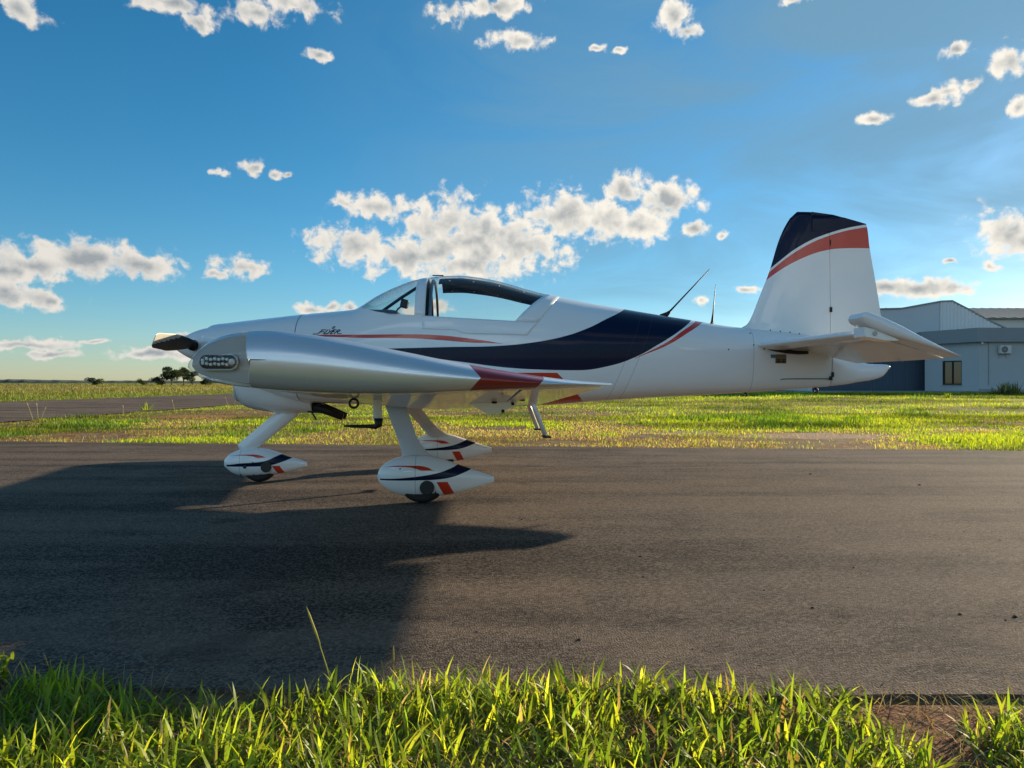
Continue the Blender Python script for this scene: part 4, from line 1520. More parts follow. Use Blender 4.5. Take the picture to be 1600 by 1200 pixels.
for s in (-.07, .09):
    bm = bmesh.new()
    tube(bm, [(-1.10, s, .655), (-1.03, s, .652), (-.97, s, .640), (-.80, s, .572)], [.045, .045, .038, .030], 14)
    bm_obj('exhaust_pipe', bm, MT['darksteel'], PLANE, smooth=True)
bm = bmesh.new(); box(bm, -1.03, 0.01, .650, .09, .22, .085, .01); bm_obj('cooling_outlet', bm, MT['black'], SCOOP)
bm = bmesh.new(); tube(bm, [(-1.07, -.06, .61), (-1.03, -.06, .545)], .007, 6); bm_obj('drain_tube', bm, MT['black'], PLANE)

# spinner and propeller
bm = bmesh.new()
prof = []
for k in range(15):
    s = k / 14
    prof.append((s * .355, max(.001, .163 * (1 - (1 - s) ** 1.75) ** .95)))
prof += [(.360, .160), (.362, .02)]
lathe(bm, prof, (-2.302, 0, 1.193), (1, 0, 0), 36)
o = bm_obj('spinner', bm, MT['cowl'], PLANE); sharp(o, 50)
PR = None
for s in (-1, 1):
    V = []; rows = 44; nk = 28
    for i in range(rows):
        t = i / (rows - 1)
        r_ = .12 + .79 * t
        ch = .085 + .075 * math.sin(min(1, t * 1.35) * math.pi * .62) - .035 * max(0, t - .6) / .4
        if t > .94: ch *= math.sqrt(max(.02, 1 - ((t - .94) / .062) ** 2)) * .35 + .65
        th = .030 * (1 - t) + .006
        pitch = R(62 - 40 * t ** .7)                  # chord angle from the propeller disc
        for k in range(nk):
            a = 2 * math.pi * k / nk
            c, h = math.cos(a) * ch * .5, math.sin(a) * th * .5
            # chord mostly along z (the disc), tilted toward x by the pitch
            dz = c * math.cos(pitch) - h * math.sin(pitch) * 1
            dx = c * math.sin(pitch) + h * math.cos(pitch)
            V.append((-2.06 + s * dx, s * r_, 1.193 + s * dz * -1 * -1))
    F = grid_faces(rows, nk, True) + [tuple(range(nk)), tuple(range((rows - 1) * nk, rows * nk))[::-1]]
    o = mesh_obj('propeller_blade', V, F, None, PLANE, mats=[MT['propblack'], MT['proptip']])
    clean(o, 60)
    for p in o.data.polygons:
        t = abs(p.center.y)
        p.material_index = 1 if (p.normal.x < -0.05 or (t > .52 and p.center.z - 1.193 > .040 - .20 * (t - .55))) else 0
for s in (-1, 1):
    bm = bmesh.new(); lathe(bm, [(0, .050), (.06, .046), (.075, .035)], (-2.06, s * .115, 1.193), (0, s, 0), 18)
    bm_obj('blade_cuff', bm, MT['black'], PLANE, smooth=True)

# ---- wings
_prof = [(.895, .864), (.767, .8735), (.632, .890), (.454, .9185), (.32, .943), (.188, .970), (.011, 1.005), (-.121, 1.0285), (-.252, 1.0435), (-.339, 1.045), (-.405, 1.038),
         (-.470, 1.021), (-.518, .993), (-.546, .960), (-.558, .926), (-.545, .900), (-.510, .880), (-.448, .863), (-.372, .852), (-.274, .843), (-.121, .835), (.011, .831), (.188, .832), (.387, .840), (.632, .850), (.767, .857), (.895, .861)]
_d = np.concatenate([[0], np.cumsum([math.hypot(_prof[i + 1][0] - _prof[i][0], _prof[i + 1][1] - _prof[i][1]) for i in range(len(_prof) - 1)])])


def catmull(ts, pts, t):
    pts = np.array(pts); ts = np.array(ts)
    i = int(np.clip(np.searchsorted(ts, t) - 1, 0, len(ts) - 2))
    p0, p1, p2, p3 = pts[max(i - 1, 0)], pts[i], pts[i + 1], pts[min(i + 2, len(pts) - 1)]
    u = (t - ts[i]) / (ts[i + 1] - ts[i])
    return 0.5 * ((2 * p1) + (-p0 + p2) * u + (2 * p0 - 5 * p1 + 4 * p2 - p3) * u * u + (-p0 + 3 * p1 - 3 * p2 + p3) * u ** 3)


PF = [tuple(catmull(_d, _prof, t)) for t in np.linspace(0, _d[-1], 121)]
iLE = min(range(len(PF)), key=lambda i: PF[i][0])
_up = sorted(PF[:iLE + 1]); _lo = sorted(PF[iLE:])
upf = lambda x: float(np.interp(x, [p[0] for p in _up], [p[1] for p in _up]))
lof = lambda x: float(np.interp(x, [p[0] for p in _lo], [p[1] for p in _lo]))
DIH = 0.048
XH = .575                                             # hinge line of flap and aileron


def zoff(y):
    return -(4.05 - abs(y)) * DIH


def build_wing(s):
    ring = [p for p in PF if p[0] <= XH]
    ring = [(XH, upf(XH))] + ring + [(XH, lof(XH))]
    ys = [.25, .6, 1.0, 1.6, 2.2, 2.8, 3.4, 3.86]
    V = [(x, s * y, z + zoff(y)) for y in ys for x, z in ring]
    n = len(ring)
    F = grid_faces(len(ys), n, True) + [tuple(range((len(ys) - 1) * n, len(ys) * n))]
    w = clean(mesh_obj('wing', V, F, MT['silver'], PLANE), 30)
    # flap and aileron
    for nm, y0, y1 in (('flap', .60, 2.05), ('aileron', 2.07, 3.855)):
        xs = [XH + .012 + .305 * k / 8 for k in range(9)]
        up = [(x, upf(x) + .002) for x in xs]; lo = [(x, lof(x) - .002) for x in xs]
        rg = up + lo[::-1]
        yy = np.linspace(y0, y1, 6)
        V = [(x, s * y, z + zoff(y)) for y in yy for x, z in rg]
        n2 = len(rg)
        F = grid_faces(6, n2, True) + [tuple(range(n2)), tuple(range(5 * n2, 6 * n2))]
        clean(mesh_obj(nm, V, F, MT['silver'], w), 30)
    # rounded wing tip
    rows = [(3.872, 1.0), (3.95, 1.0), (4.03, 1.0)] + [(4.03 + .090 * math.sin(a), max(.02, math.cos(a))) for a in np.linspace(.12, math.pi / 2, 12)]
    V = []; n = len(PF) - 1
    for y, t in rows:
        for x, z in PF[:-1]:
            zc = (upf(x) + lof(x)) / 2
            if x < -.5: zc = zc + (.925 - zc) * min(1, (-.5 - x) / .05)
            xx = .17 + (x - .17) * (1 - .035 * (1 - t))
            V.append((xx, s * y, zc + (z - zc) * t + zoff(3.95 if y > 4.05 else y) * 0.9))
    XL = -.350
    allf = grid_faces(len(rows), n, True)
    endf = tuple(range((len(rows) - 1) * n, len(rows) * n))
    kin = {k for k in range(n) if PF[k][0] < XL + .0001}
    isl = lambda f: all((i % n) in kin for i in f)
    Ft = [f for f in allf if not isl(f)]
    # end strip between upper and lower rows: quads across the thin edge
    e0 = (len(rows) - 1) * n
    strip = [(e0 + i, e0 + i + 1, e0 + n - 2 - i, e0 + n - 1 - i) for i in range(0, n // 2 - 1)]
    iss = lambda f: any((i % n) in kin for i in f)
    Ft += [f for f in strip if not iss(f)]
    clean(mesh_obj('wing_tip', V, Ft, MT['tip'], w), 50)
    Vl = [(x - .0035, y, z) for x, y, z in V]
    clean(mesh_obj('lamp_lens', Vl, [f for f in allf if isl(f)] + [f for f in strip if iss(f)], MT['lens'], w), 60)
    # seam ring behind the lens
    # painted lamp panel behind the lens, with its bright rim
    pr = [p for p in PF if p[0] < XL - .004]
    cx, cz = -.45, .935
    bm = bmesh.new()
    out_, in_ = [], []
    for x, z in pr:
        out_.append(bm.verts.new((cx + (x - cx) * .965 + .003, s * 4.066, cz + (z - cz) * .86)))
        in_.append(bm.verts.new((cx + (x - cx) * .985 + .004, s * 3.873, cz + (z - cz) * .975)))
    bm.faces.new(out_)
    for k in range(len(out_) - 1): bm.faces.new((out_[k], out_[k + 1], in_[k + 1], in_[k]))
    bm.faces.new((out_[-1], out_[0], in_[0], in_[-1]))
    pn = bm_obj('lamp_panel', bm, MT['panel'], w)
    # LED bar in an oval bezel
    def stadium(x0, x1, zc, hz, y0, y1, nm, mat):
        pts = []
        for k in range(10):
            q = math.pi / 2 + math.pi * k / 9; pts.append((x0 + hz + hz * math.cos(q), s * y0, zc + hz * math.sin(q)))
        for k in range(10):
            q = -math.pi / 2 + math.pi * k / 9; pts.append((x1 - hz + hz * math.cos(q), s * y0, zc + hz * math.sin(q)))
        b_ = bmesh.new(); poly_prism(b_, pts, (0, s * (y1 - y0), 0))
        return bm_obj(nm, b_, mat, w)
    stadium(-.524, -.388, .936, .029, 4.060, 4.086, 'landing_lamp', MT['panel'])
    stadium(-.518, -.394, .936, .0235, 4.0863, 4.0875, 'lamp_well', MT['darksteel'])
    bm = bmesh.new()
    for k in range(7):
        for q in (-1, 1):
            lathe(bm, [(0, .0062), (.003, .0055), (.0042, .002)], (-.506 + k * .0135, s * 4.0878, .936 + q * (.0085 if 0 < k else .005) + .002 * (k % 2)), (0, s, 0), 10)
    lathe(bm, [(0, .012), (.004, .010), (.006, .003)], (-.409, s * 4.0878, .936), (0, s, 0), 12)
    for v in bm.verts: pass
    o = bm_obj('led', bm, MT['led'], w, kind='stuff')
    # tie-down ring and hardware under the wing
    bm = bmesh.new(); torus(bm, (-.154, s * 3.2, .772), (0, 1, 0), .020, .0055, 20, 8); tube(bm, [(-.154, s * 3.2, .80), (-.154, s * 3.2, .79)], .008, 8)
    bm_obj('tie_down_ring', bm, MT['black'], w, smooth=True)
    bm = bmesh.new()
    for px_, pz in ((.66, .79), (.50, .775)):
        lathe(bm, [(0, .016), (.012, .016), (.014, .004)], (px_, s * 2.4, pz - .012), (0, 0, -1), 10)
    bm_obj('inspection_screw', bm, MT['darksteel'], w, kind='stuff')
    # hinge bracket fairing below the flap joint
    bm = bmesh.new()
    zb0 = lof(.5) + zoff(1.9)
    poly_prism(bm, [(.30, s * 1.9 - .02, zb0 + .02), (.66, s * 1.9 - .02, zb0 + .03), (.64, s * 1.9 - .02, zb0 - .02), (.53, s * 1.9 - .02, zb0 - .070), (.47, s * 1.9 - .02, zb0 - .075)], (0, .04, 0))
    hb = bm_obj('hinge_bracket', bm, MT['silver'], w)
    bm = bmesh.new()
    for bx, bz in ((.56, -.052), (.622, -.006), (.615, .012)): lathe(bm, [(0, .011), (.006, .011), (.008, .003)], (bx, s * 1.9 - .021, zb0 + bz), (0, -1, 0), 10)
    bm_obj('bolt', bm, MT['black'], w, kind='stuff')
    return w


W1 = build_wing(-1)
W2 = build_wing(1)
# pitot mast under the near wing
bm = bmesh.new()
tube(bm, [(-.074, -3.0, .83), (-.074, -3.0, .690)], [.022, .022], 12, squash=((0, 1, 0), .5))
PM = bm_obj('pitot_mast', bm, MT['white'], W1, smooth=False); sharp(PM, 40)
bm = bmesh.new()
tube(bm, [(-.070, -3.0, .695), (-.070, -3.0, .662), (-.085, -3.0, .654), (-.12, -3.0, .655), (-.20, -3.0, .656), (-.238, -3.0, .658)], [.022, .020, .014, .009, .008, .004], 10)
bm_obj('pitot_tube', bm, MT['black'], W1, smooth=True)

# ---- landing gear
def teardrop(prof_up, prof_lo, wid, x0, y0, name, mat, parent, n=30, ns=24, expo=2.2):
    xs = 0.5 - 0.5 * np.cos(np.linspace(0.0, math.pi, n))
    a, b = prof_up[0][0], prof_up[-1][0]
    u, l = fn(prof_up), fn(prof_lo)
    V = []
    for q in xs:
        x = a + (b - a) * q
        zu, zl = float(u(x)), float(l(x)); zc, hz = (zu + zl) / 2, max(.001, (zu - zl) / 2)
        w = float(wid(q))
        for k in range(ns):
            t = 2 * math.pi * k / ns
            c, s = math.cos(t), math.sin(t)
            V.append((x + x0, y0 + w * math.copysign(abs(c) ** (2 / expo), c), zc + hz * math.copysign(abs(s) ** (2 / expo), s)))
    F = grid_faces(n, ns, True) + [tuple(range(ns)), tuple(range((n - 1) * ns, n * ns))[::-1]]
    o = mesh_obj(name, V, F, mat, parent)
    return clean(o, 45)


pw = fn([(0, .002), (.03, .045), (.12, .080), (.3, .100), (.5, .095), (.75, .055), (.93, .022), (1, .014)])
MAIN_UP = [(-.335, .195), (-.328, .222), (-.30, .268), (-.237, .308), (-.177, .330), (-.107, .343), (-.003, .345), (.084, .333), (.171, .307), (.258, .275), (.354, .242), (.511, .190)]
MAIN_LO = [(-.335, .185), (-.328, .162), (-.30, .125), (-.272, .104), (-.211, .071), (-.125, .047), (-.038, .040), (.049, .043), (.136, .051), (.267, .075), (.397, .109), (.511, .146)]
NOSE_UP = [(-1.852, .163), (-1.845, .188), (-1.816, .228), (-1.774, .259), (-1.722, .280), (-1.649, .296), (-1.566, .298), (-1.482, .290), (-1.377, .258), (-1.293, .226), (-1.209, .200), (-1.128, .175)]
NOSE_LO = [(-1.852, .155), (-1.845, .138), (-1.816, .113), (-1.764, .074), (-1.691, .053), (-1.597, .046), (-1.492, .052), (-1.398, .066), (-1.325, .080), (-1.23, .104), (-1.128, .135)]


def wheel(parent, x, y, rad, wdt):
    bm = bmesh.new()
    pr = []
    for k in range(17):
        a = math.pi * k / 16
        pr.append((-math.cos(a) * wdt / 2, rad - .045 + .045 * math.sin(a) ** .7))
    lathe(bm, [(-wdt / 2, .06)] + pr + [(wdt / 2, .06)], (x, y, rad), (0, 1, 0), 40)
    g = list(bm.verts) + list(bm.edges) + list(bm.faces)
    bmesh.ops.bisect_plane(bm, geom=g, plane_co=(x, y, rad + .05), plane_no=(0, 0, 1), clear_outer=True)   # the rest is up inside the fairing
    t = bm_obj('wheel', bm, MT['rubber'], parent); sharp(t, 40)
    bm = bmesh.new(); lathe(bm, [(-wdt / 2 + .01, .01), (-wdt / 2 + .012, .062), (wdt / 2 - .012, .062), (wdt / 2 - .01, .01)], (x, y, rad), (0, 1, 0), 24)
    bm_obj('hub', bm, MT['steel'], parent)


def dots(name, pts, r_, mat, parent, axis=(0, -1, 0)):
    bm = bmesh.new()
    for p in pts: lathe(bm, [(0, r_), (.0025, r_ * .9), (.003, r_ * .2)], p, axis, 8)
    return bm_obj(name, bm, mat, parent, kind='stuff')


for s in (-1, 1):
    y0 = s * 1.21
    wf = teardrop(MAIN_UP, MAIN_LO, pw, 0, y0, 'wheel_fairing', MT['pant'], PLANE)
    wheel(wf, -.008, y0, .182, .125)
    # axle hole disc on the outer side
    bm = bmesh.new(); lathe(bm, [(0, .052), (.010, .052), (.011, .045)], (.032, y0 + s * .0905, .120), (0, s, 0), 28); bm_obj('axle_hole', bm, MT['black'], wf)
    dots('screw', [(-.055, y0 + s * .0965, .262), (-.058, y0 + s * .080, .068), (-.16, y0 + s * .085, .255), (.20, y0 + s * .072, .25), (.09, y0 + s * .080, .085)], .006, MT['darksteel'], wf, (0, s, 0))
    # streamlined leg from the fuselage corner
    V = []; na = 18
    a0, a1 = Vector((-.300, s * .46, .70)), Vector((-.066, s * 1.19, .315))
    rows = 10
    for i in range(rows):
        t = i / (rows - 1)
        c = a0.lerp(a1, t); ch = .172 - .032 * t
        if t > .86: ch += .05 * (t - .86) / .14
        for k in range(na):
            a = 2 * math.pi * k / na
            xx = math.cos(a); hh = math.sin(a) * (.20 * (1 - .55 * xx) )
            V.append((c.x + xx * ch / 2, c.y + hh * ch * .55, c.z + s * 0 + hh * ch * .55 * .55))
    F = grid_faces(rows, na, True) + [tuple(range(na)), tuple(range((rows - 1) * na, rows * na))]
    clean(mesh_obj('landing_gear_leg', V, F, MT['white'], PLANE), 60)
    # fairing cuff where the leg meets the wheel fairing
    V = []
    for i in range(6):
        t = i / 5
        c = a0.lerp(a1, .68 + .32 * t) + Vector((.004 + .030 * t * t, 0, 0)); ch = .158 + .075 * t * t
        for k in range(na):
            a = 2 * math.pi * k / na
            xx = math.cos(a); hh = math.sin(a) * (.2 * (1 - .5 * xx))
            V.append((c.x + xx * ch / 2, c.y + hh * ch * .62, c.z + hh * ch * .55))
    F = grid_faces(6, na, True)
    clean(mesh_obj('leg_cuff', V, F, MT['white'], wf), 60)

# nose gear: paint is drawn for the main fairings, so the nose fairing gets its own shifted lines
def nose_masks(nt, x, z):
    XR, ZR = (-2.0, -1.0), (0, .5)
    navy = band(nt, x, z, [(-1.81, .158), (-1.675, .172), (-1.521, .182), (-1.448, .197), (-1.397, .221), (-1.34, .248), (-1.28, .29)],
                [(-1.81, .1415), (-1.675, .143), (-1.521, .145), (-1.417, .155), (-1.314, .186), (-1.231, .222), (-1.17, .26)], XR, ZR, -1.81, -1.1)
    red = band(nt, x, z, [(-1.779, .236), (-1.675, .246), (-1.572, .247), (-1.5, .236), (-1.455, .222)],
               [(-1.779, .2345), (-1.675, .239), (-1.572, .230), (-1.521, .216), (-1.455, .2215)], XR, ZR, -1.779, -1.46)
    bot = para(nt, x, z, .03, .146, -1.412, -1.350, .62)
    return [(navy, NAVY), (red, RED), (bot, RED)]


MT['nosepant'] = livery('nose_fairing_paint', nose_masks, [(-1.688, 0, .2)])
nf = teardrop(NOSE_UP, NOSE_LO, pw, 0, 0, 'nose_wheel_fairing', MT['nosepant'], PLANE)
wheel(nf, -1.54, 0, .158, .11)
bm = bmesh.new(); lathe(bm, [(0, .046), (.010, .046), (.011, .040)], (-1.458, -.0885, .138), (0, -1, 0), 26); bm_obj('axle_hole', bm, MT['black'], nf)
bm = bmesh.new(); lathe(bm, [(0, .016), (.008, .015), (.009, .004)], (-1.64, -.094, .142), (0, -1, 0), 12); bm_obj('fairing_plug', bm, MT['darksteel'], nf)
dots('screw', [(-1.70, -.090, .168), (-1.57, -.098, .178), (-1.51, -.096, .178), (-1.68, -.080, .070), (-1.57, -.075, .068), (-1.51, -.075, .07)], .007, MT['darksteel'], nf)
bm = bmesh.new()
tube(bm, [(-1.20, 0, .70), (-1.285, 0, .612), (-1.66, 0, .300), (-1.69, 0, .275)], [.072, .071, .068, .066], 18, squash=((0, 1, 0), .55))
bm_obj('nose_gear_leg', bm, MT['white'], PLANE, smooth=True)

# boarding steps
for s in (-1, 1):
    bm = bmesh.new()
    tube(bm, [(.80, s * .44, .73), (.848, s * .44, .685), (.945, s * .46, .437)], [.021, .020, .019], 12)
    st = bm_obj('boarding_step', bm, MT['white'], PLANE, smooth=True)
    bm = bmesh.new(); box(bm, .948, s * .52, .428, .07, .16, .014, .004); bm_obj('step_tread', bm, MT['black'], st)

# ---- fin and rudder
fin_le = fn([(1.28, 2.68), (1.366, 2.748), (1.392, 2.797), (1.473, 2.848), (1.60, 2.899), (1.805, 2.982), (2.388, 3.219), (2.417, 3.262)])
rud_te = fn([(.90, 4.02), (1.0, 4.09), (1.03, 4.10), (1.459, 4.037), (1.709, 3.996), (2.094, 3.928), (2.313, 3.895), (2.39, 3.60)])


def fin_half(x, le, te, tmax):
    c = (x - le) / (te - le); c = min(max(c, 0), 1)
    return tmax * (1.4845 * math.sqrt(c) - .63 * c - 1.758 * c * c + 1.4215 * c ** 3 - .5075 * c ** 4) * 1.0


HX0 = 3.548


def top_z(x):
    return float(np.interp(x, [3.20, 3.262, 3.386, 3.589, 3.895], [2.36, 2.417, 2.416, 2.390, 2.313]))


def fin_part(name, levels, le_f, te_f, mat, parent, nx=26):
    V = []
    for z in levels:
        le, te = le_f(z), te_f(z)
        LE, TE = float(fin_le(min(z, 2.417))), float(rud_te(min(z, 2.313)))
        tm = .105 - .055 * max(0, min(1, (z - 1.3) / 1.1))
        xs = [le + (te - le) * (1 - math.cos(math.pi * k / (nx - 1))) / 2 for k in range(nx)]
        up = [(x, -fin_half(x, LE, TE + .02, tm), z) for x in xs]
        V += up + [(x, -y, zz) for x, y, zz in up[::-1]]
    n = 2 * nx
    nl = len(levels)
    F = grid_faces(nl, n, True) + [tuple(range(n)), tuple(range((nl - 1) * n, nl * n))]
    return V, F, n


HZ0 = 2.235                                            # underside of the rudder horn
lv = list(np.linspace(1.27, 1.50, 14)) + list(np.linspace(1.55, HZ0, 14))
V, F, n = fin_part('fin', lv, lambda z: float(fin_le(z)), lambda z: HX0, MT['fin'], PLANE)
clean(mesh_obj('fin', V, F, MT['fin'], PLANE), 40)
lv2 = list(np.linspace(HZ0 + .0005, 2.36, 5)) + list(np.linspace(2.375, 2.417, 6))
V, F, n = fin_part('fin', lv2, lambda z: float(fin_le(z)), lambda z: 3.382, MT['fin'], PLANE)
V = [(x, y * (1 if z < 2.375 else max(.15, math.sqrt(max(0, 1 - ((z - 2.375) / .043) ** 2)))), min(z, top_z(x))) for x, y, z in V]
clean(mesh_obj('fin_cap', V, F, MT['fin'], PLANE), 40)
lv = list(np.linspace(1.30, 2.25, 16)) + list(np.linspace(2.27, 2.417, 10))
V, F, n = fin_part('rudder', lv, lambda z: HX0 + .0035, lambda z: float(rud_te(min(z, 2.313))), MT['fin'], PLANE)
V = [(x, y * (1 if z < 2.37 else .6), min(z, top_z(x))) for x, y, z in V]
RUD = clean(mesh_obj('rudder', V, F, MT['fin'], PLANE), 40)
lv = list(np.linspace(HZ0 + .003, 2.30, 4)) + list(np.linspace(2.32, 2.417, 8))
V, F, n = fin_part('rudder', lv, lambda z: 3.391, lambda z: HX0 + .0055, MT['fin'], PLANE)
V = [(x, y * (1 if z < 2.37 else .6), min(z, top_z(x))) for x, y, z in V]
clean(mesh_obj('rudder_horn', V, F, MT['fin'], RUD), 40)
# lower rudder fairing behind the fuselage
V = []; ns = 20
ru = fn([(3.556, 1.32), (3.70, 1.16), (3.80, 1.075), (3.95, 1.04), (4.085, 1.036), (4.105, 1.02)])
rl = fn([(3.556, .842), (3.72, .860), (3.80, .875), (3.97, .902), (4.04, .928), (4.085, .975), (4.105, 1.012)])
rw = fn([(3.556, .072), (3.8, .062), (4.0, .045), (4.08, .028), (4.105, .014)])
xs = list(np.linspace(3.556, 4.0, 16)) + list(np.linspace(4.02, 4.105, 9))
for x in xs:
    zu, zl, w = float(ru(x)), float(rl(x)), float(rw(x))
    for k in range(ns):
        t = 2 * math.pi * k / ns; c, s = math.cos(t), math.sin(t)
        V.append((x, w * math.copysign(abs(c) ** .8, c), (zu + zl) / 2 + (zu - zl) / 2 * math.copysign(abs(s) ** .8, s)))
F = grid_faces(len(xs), ns, True) + [tuple(range(ns)), tuple(range((len(xs) - 1) * ns, len(xs) * ns))]
clean(mesh_obj('rudder_fairing', V, F, MT['white'], RUD), 50)
bm = bmesh.new(); lathe(bm, [(0, .020), (.014, .019), (.024, .010), (.027, .002)], (4.090, 0, 1.012), (1, 0, .1), 16); bm_obj('tail_lamp', bm, MT['lamp_white'], PLANE, smooth=True)
bm = bmesh.new()
for z in (1.53, .945): box(bm, HX0 + .004, -.045 if z > 1 else -.078, z, .020, .018, .045, .003)
box(bm, 3.555, -.028, 2.135, .008, .012, .05, .002)
bm_obj('hinge', bm, MT['darksteel'], RUD, kind='stuff')

# ---- stabiliser and elevators
def stab_section(le, te, y, z, th, nx=20):
    xs = [le + (te - le) * (1 - math.cos(math.pi * k / (nx - 1) * .5)) for k in range(nx)]
    L = te - le
    up = [(x, y, z + th * .5 * min(1, 1.25 * math.sqrt(max(0, (x - le) / (L * .55)))) * (1 - .16 * max(0, (x - le) / L - .5) * 2)) for x in xs]
    lo = [(x, y, 2 * z - zz) for x, _, zz in up[::-1]]
    return up + lo


DR = R(22.2)
for s in (-1, 1):
    secs = []
    for t in np.linspace(0, 1, 9):
        y = .06 + (1.45 - .06) * t
        secs.append(stab_section(2.80 + .225 * t, 3.243, s * y, 1.200 + .012 * t, .090 - .020 * t))
    for a in np.linspace(.25, math.pi / 2, 6):
        c = max(.04, math.cos(a))
        secs.append(stab_section(3.025 + .05 * (1 - c), 3.243 - .01 * (1 - c), s * (1.45 + .045 * math.sin(a)), 1.212, .070 * c))
    n = len(secs[0])
    V = [p for q in secs for p in q]
    F = grid_faces(len(secs), n, True) + [tuple(range((len(secs) - 1) * n, len(secs) * n))]
    st = clean(mesh_obj('stabiliser', V, F, MT['white'], PLANE), 50)
    # black rubber seal along the root
    bm = bmesh.new()
    q = [(2.872, 1.204), (2.93, 1.186), (2.981, 1.176), (3.092, 1.158), (3.204, 1.150), (3.300, 1.152)]
    tube(bm, [(x, s * (yside(x, z) + .014), z - .012) for x, z in q], [.006, .013, .017, .017, .016, .014], 8)
    bm_obj('root_seal', bm, MT['rubber'], st, smooth=True)
    # elevator, drooped; local frame: u along the chord from the hinge, v across
    hx, hz = 3.260, 1.212
    def E(u, v): return (hx + u * math.cos(DR) + v * math.sin(DR), hz - u * math.sin(DR) + v * math.cos(DR))
    TEc = .448
    V = []
    prof = [(TEc, .003), (.30, .013), (.16, .025), (.06, .034), (.0, .036), (-.02, .030), (-.032, .012)]
    rg = prof + [(u, -v) for u, v in prof[::-1]]
    ysp = np.linspace(.07, 1.497, 8)
    for yv in ysp:
        for u, v in rg:
            uu = u
            if yv < .10: uu = u * .62 if u > 0 else u
            x, z = E(uu, v); V.append((x, s * yv, z))
    n = len(rg)
    F = grid_faces(len(ysp), n, True) + [tuple(range(n)), tuple(range((len(ysp) - 1) * n, len(ysp) * n))]
    el = clean(mesh_obj('elevator', V, F, MT['white'], PLANE), 35)
    # outboard horn with its balance nose, running the whole chord
    hp = [(TEc, .003), (.30, .014), (.13, .028), (0, .042), (-.14, .048), (-.22, .045), (-.265, .036), (-.288, .016)]
    rg = hp + [(u, -v) for u, v in hp[::-1]]
    V = []
    spans = [(1.501, 1.0), (1.56, 1.0), (1.62, 1.0), (1.665, 1.0)] + [(1.665 + .035 * math.sin(a), max(.05, math.cos(a))) for a in np.linspace(.3, math.pi / 2, 5)]
    for yv, c in spans:
        for u, v in rg:
            x, z = E(u - (.0 if u > 0 else -.012 * (1 - c)), v * c + .006); V.append((x, s * yv, z))
    n = len(rg)
    F = grid_faces(len(spans), n, True) + [tuple(range(n)), tuple(range((len(spans) - 1) * n, len(spans) * n))]
    clean(mesh_obj('elevator_horn', V, F, MT['white'], el), 45)
    # wedge fairing closing the stabiliser tip below the horn
    bm = bmesh.new()
    poly_prism(bm, [(3.03, s * 1.503, 1.250), (3.10, s * 1.503, 1.235), (3.25, s * 1.503, 1.172), (3.27, s * 1.503, 1.158), (3.18, s * 1.503, 1.160), (3.03, s * 1.503, 1.186)], (0, s * .15, 0))
    o = bm_obj('tip_fairing', bm, MT['white'], st)
    bm = bmesh.new(); lathe(bm, [(0, .016), (.004, .016), (.005, .012)], (3.10, s * 1.654, 1.205), (0, s, 0), 16); bm_obj('lightening_hole', bm, MT['panel'], st)
    bm = bmesh.new(); box(bm, 3.12, s * .62, 1.247, .06, .02, .008, .002); bm_obj('hinge_screw', bm, MT['darksteel'], st)
    bm = bmesh.new()
    x, z = E(TEc - .02, -.006); tube(bm, [(x - .03, s * .98, z), (x + .03, s * .98, z - .004)], [.006, .003], 6); bm_obj('trim_link', bm, MT['lamp_white'], el)

# ---- aerials, plates, screws, tie-down rings, lettering
bm = bmesh.new()
tube(bm, [(2.03, .02, 1.462), (2.085, .02, 1.492), (2.115, .02, 1.520)], [.030, .020, .010], 10, squash=((0, 1, 0), .4))
tube(bm, [(2.095, .02, 1.502), (2.15, .02, 1.560), (2.468, .02, 1.896)], [.010, .0075, .004], 8)
bm_obj('whip_antenna', bm, MT['darksteel'], PLANE, smooth=True)
bm = bmesh.new()
tube(bm, [(2.476, -.02, 1.398), (2.481, -.02, 1.42), (2.489, -.02, 1.50), (2.512, -.02, 1.755)], [.016, .012, .006, .002], 10)
bm_obj('rod_antenna', bm, MT['black'], PLANE, smooth=True)


def plate(name, x0, x1, z0, z1, mat, parent=None, lift=.0025):
    bm = bmesh.new()
    q = [bm.verts.new((x, -(yside(x, z) + lift), z)) for x, z in ((x0, z0), (x1, z0), (x1, z1), (x0, z1))]
    p = [bm.verts.new(v.co + Vector((0, .004, 0))) for v in q]
    bm.faces.new(q); bm.faces.new(p[::-1])
    for i in range(4): bm.faces.new((q[i], q[(i + 1) % 4], p[(i + 1) % 4], p[i]))
    return bm_obj(name, bm, mat, parent or PLANE)


dp = plate('data_plate', 2.992, 3.096, 1.043, 1.121, MT['plate'])
for x0, x1, z0, z1 in ((3.002, 3.04, 1.050, 1.062), (3.052, 3.088, 1.050, 1.062), (3.002, 3.04, 1.068, 1.078), (3.052, 3.088, 1.068, 1.078)):
    plate('stamp_line', x0, x1, z0, z1, MT['black'], dp, .0045)
plate('round_sticker', 2.948, 2.968, 1.090, 1.120, MT['bluedecal'])
plate('round_sticker', 2.970, 2.990, 1.090, 1.120, MT['bluedecal'])
sp_ = [(2.774, 1.306), (2.788, 1.201), (2.885, 1.166), (2.98, 1.160), (2.55, 1.16)]
dots('screw', [(x, -yside(x, z) - .0005, z) for x, z in sp_], .007, MT['black'], PLANE)
fs = [(2.959, 1.336), (3.055, 1.327), (3.151, 1.32), (3.243, 1.309)]
dots('fin_screw', [(x, -max(yside(x, min(z, 1.28)), .052), z) for x, z in fs], .007, MT['black'], PLANE)
bm = bmesh.new(); tube(bm, [(3.05, -.150, .902), (3.104, -(yside(3.104, .906) + .004), .906), (3.30, -(yside(3.3, .906) + .008), .907), (3.53, -.085, .907)], .0035, 6)
box(bm, 3.535, -.080, .912, .025, .02, .035, .003)
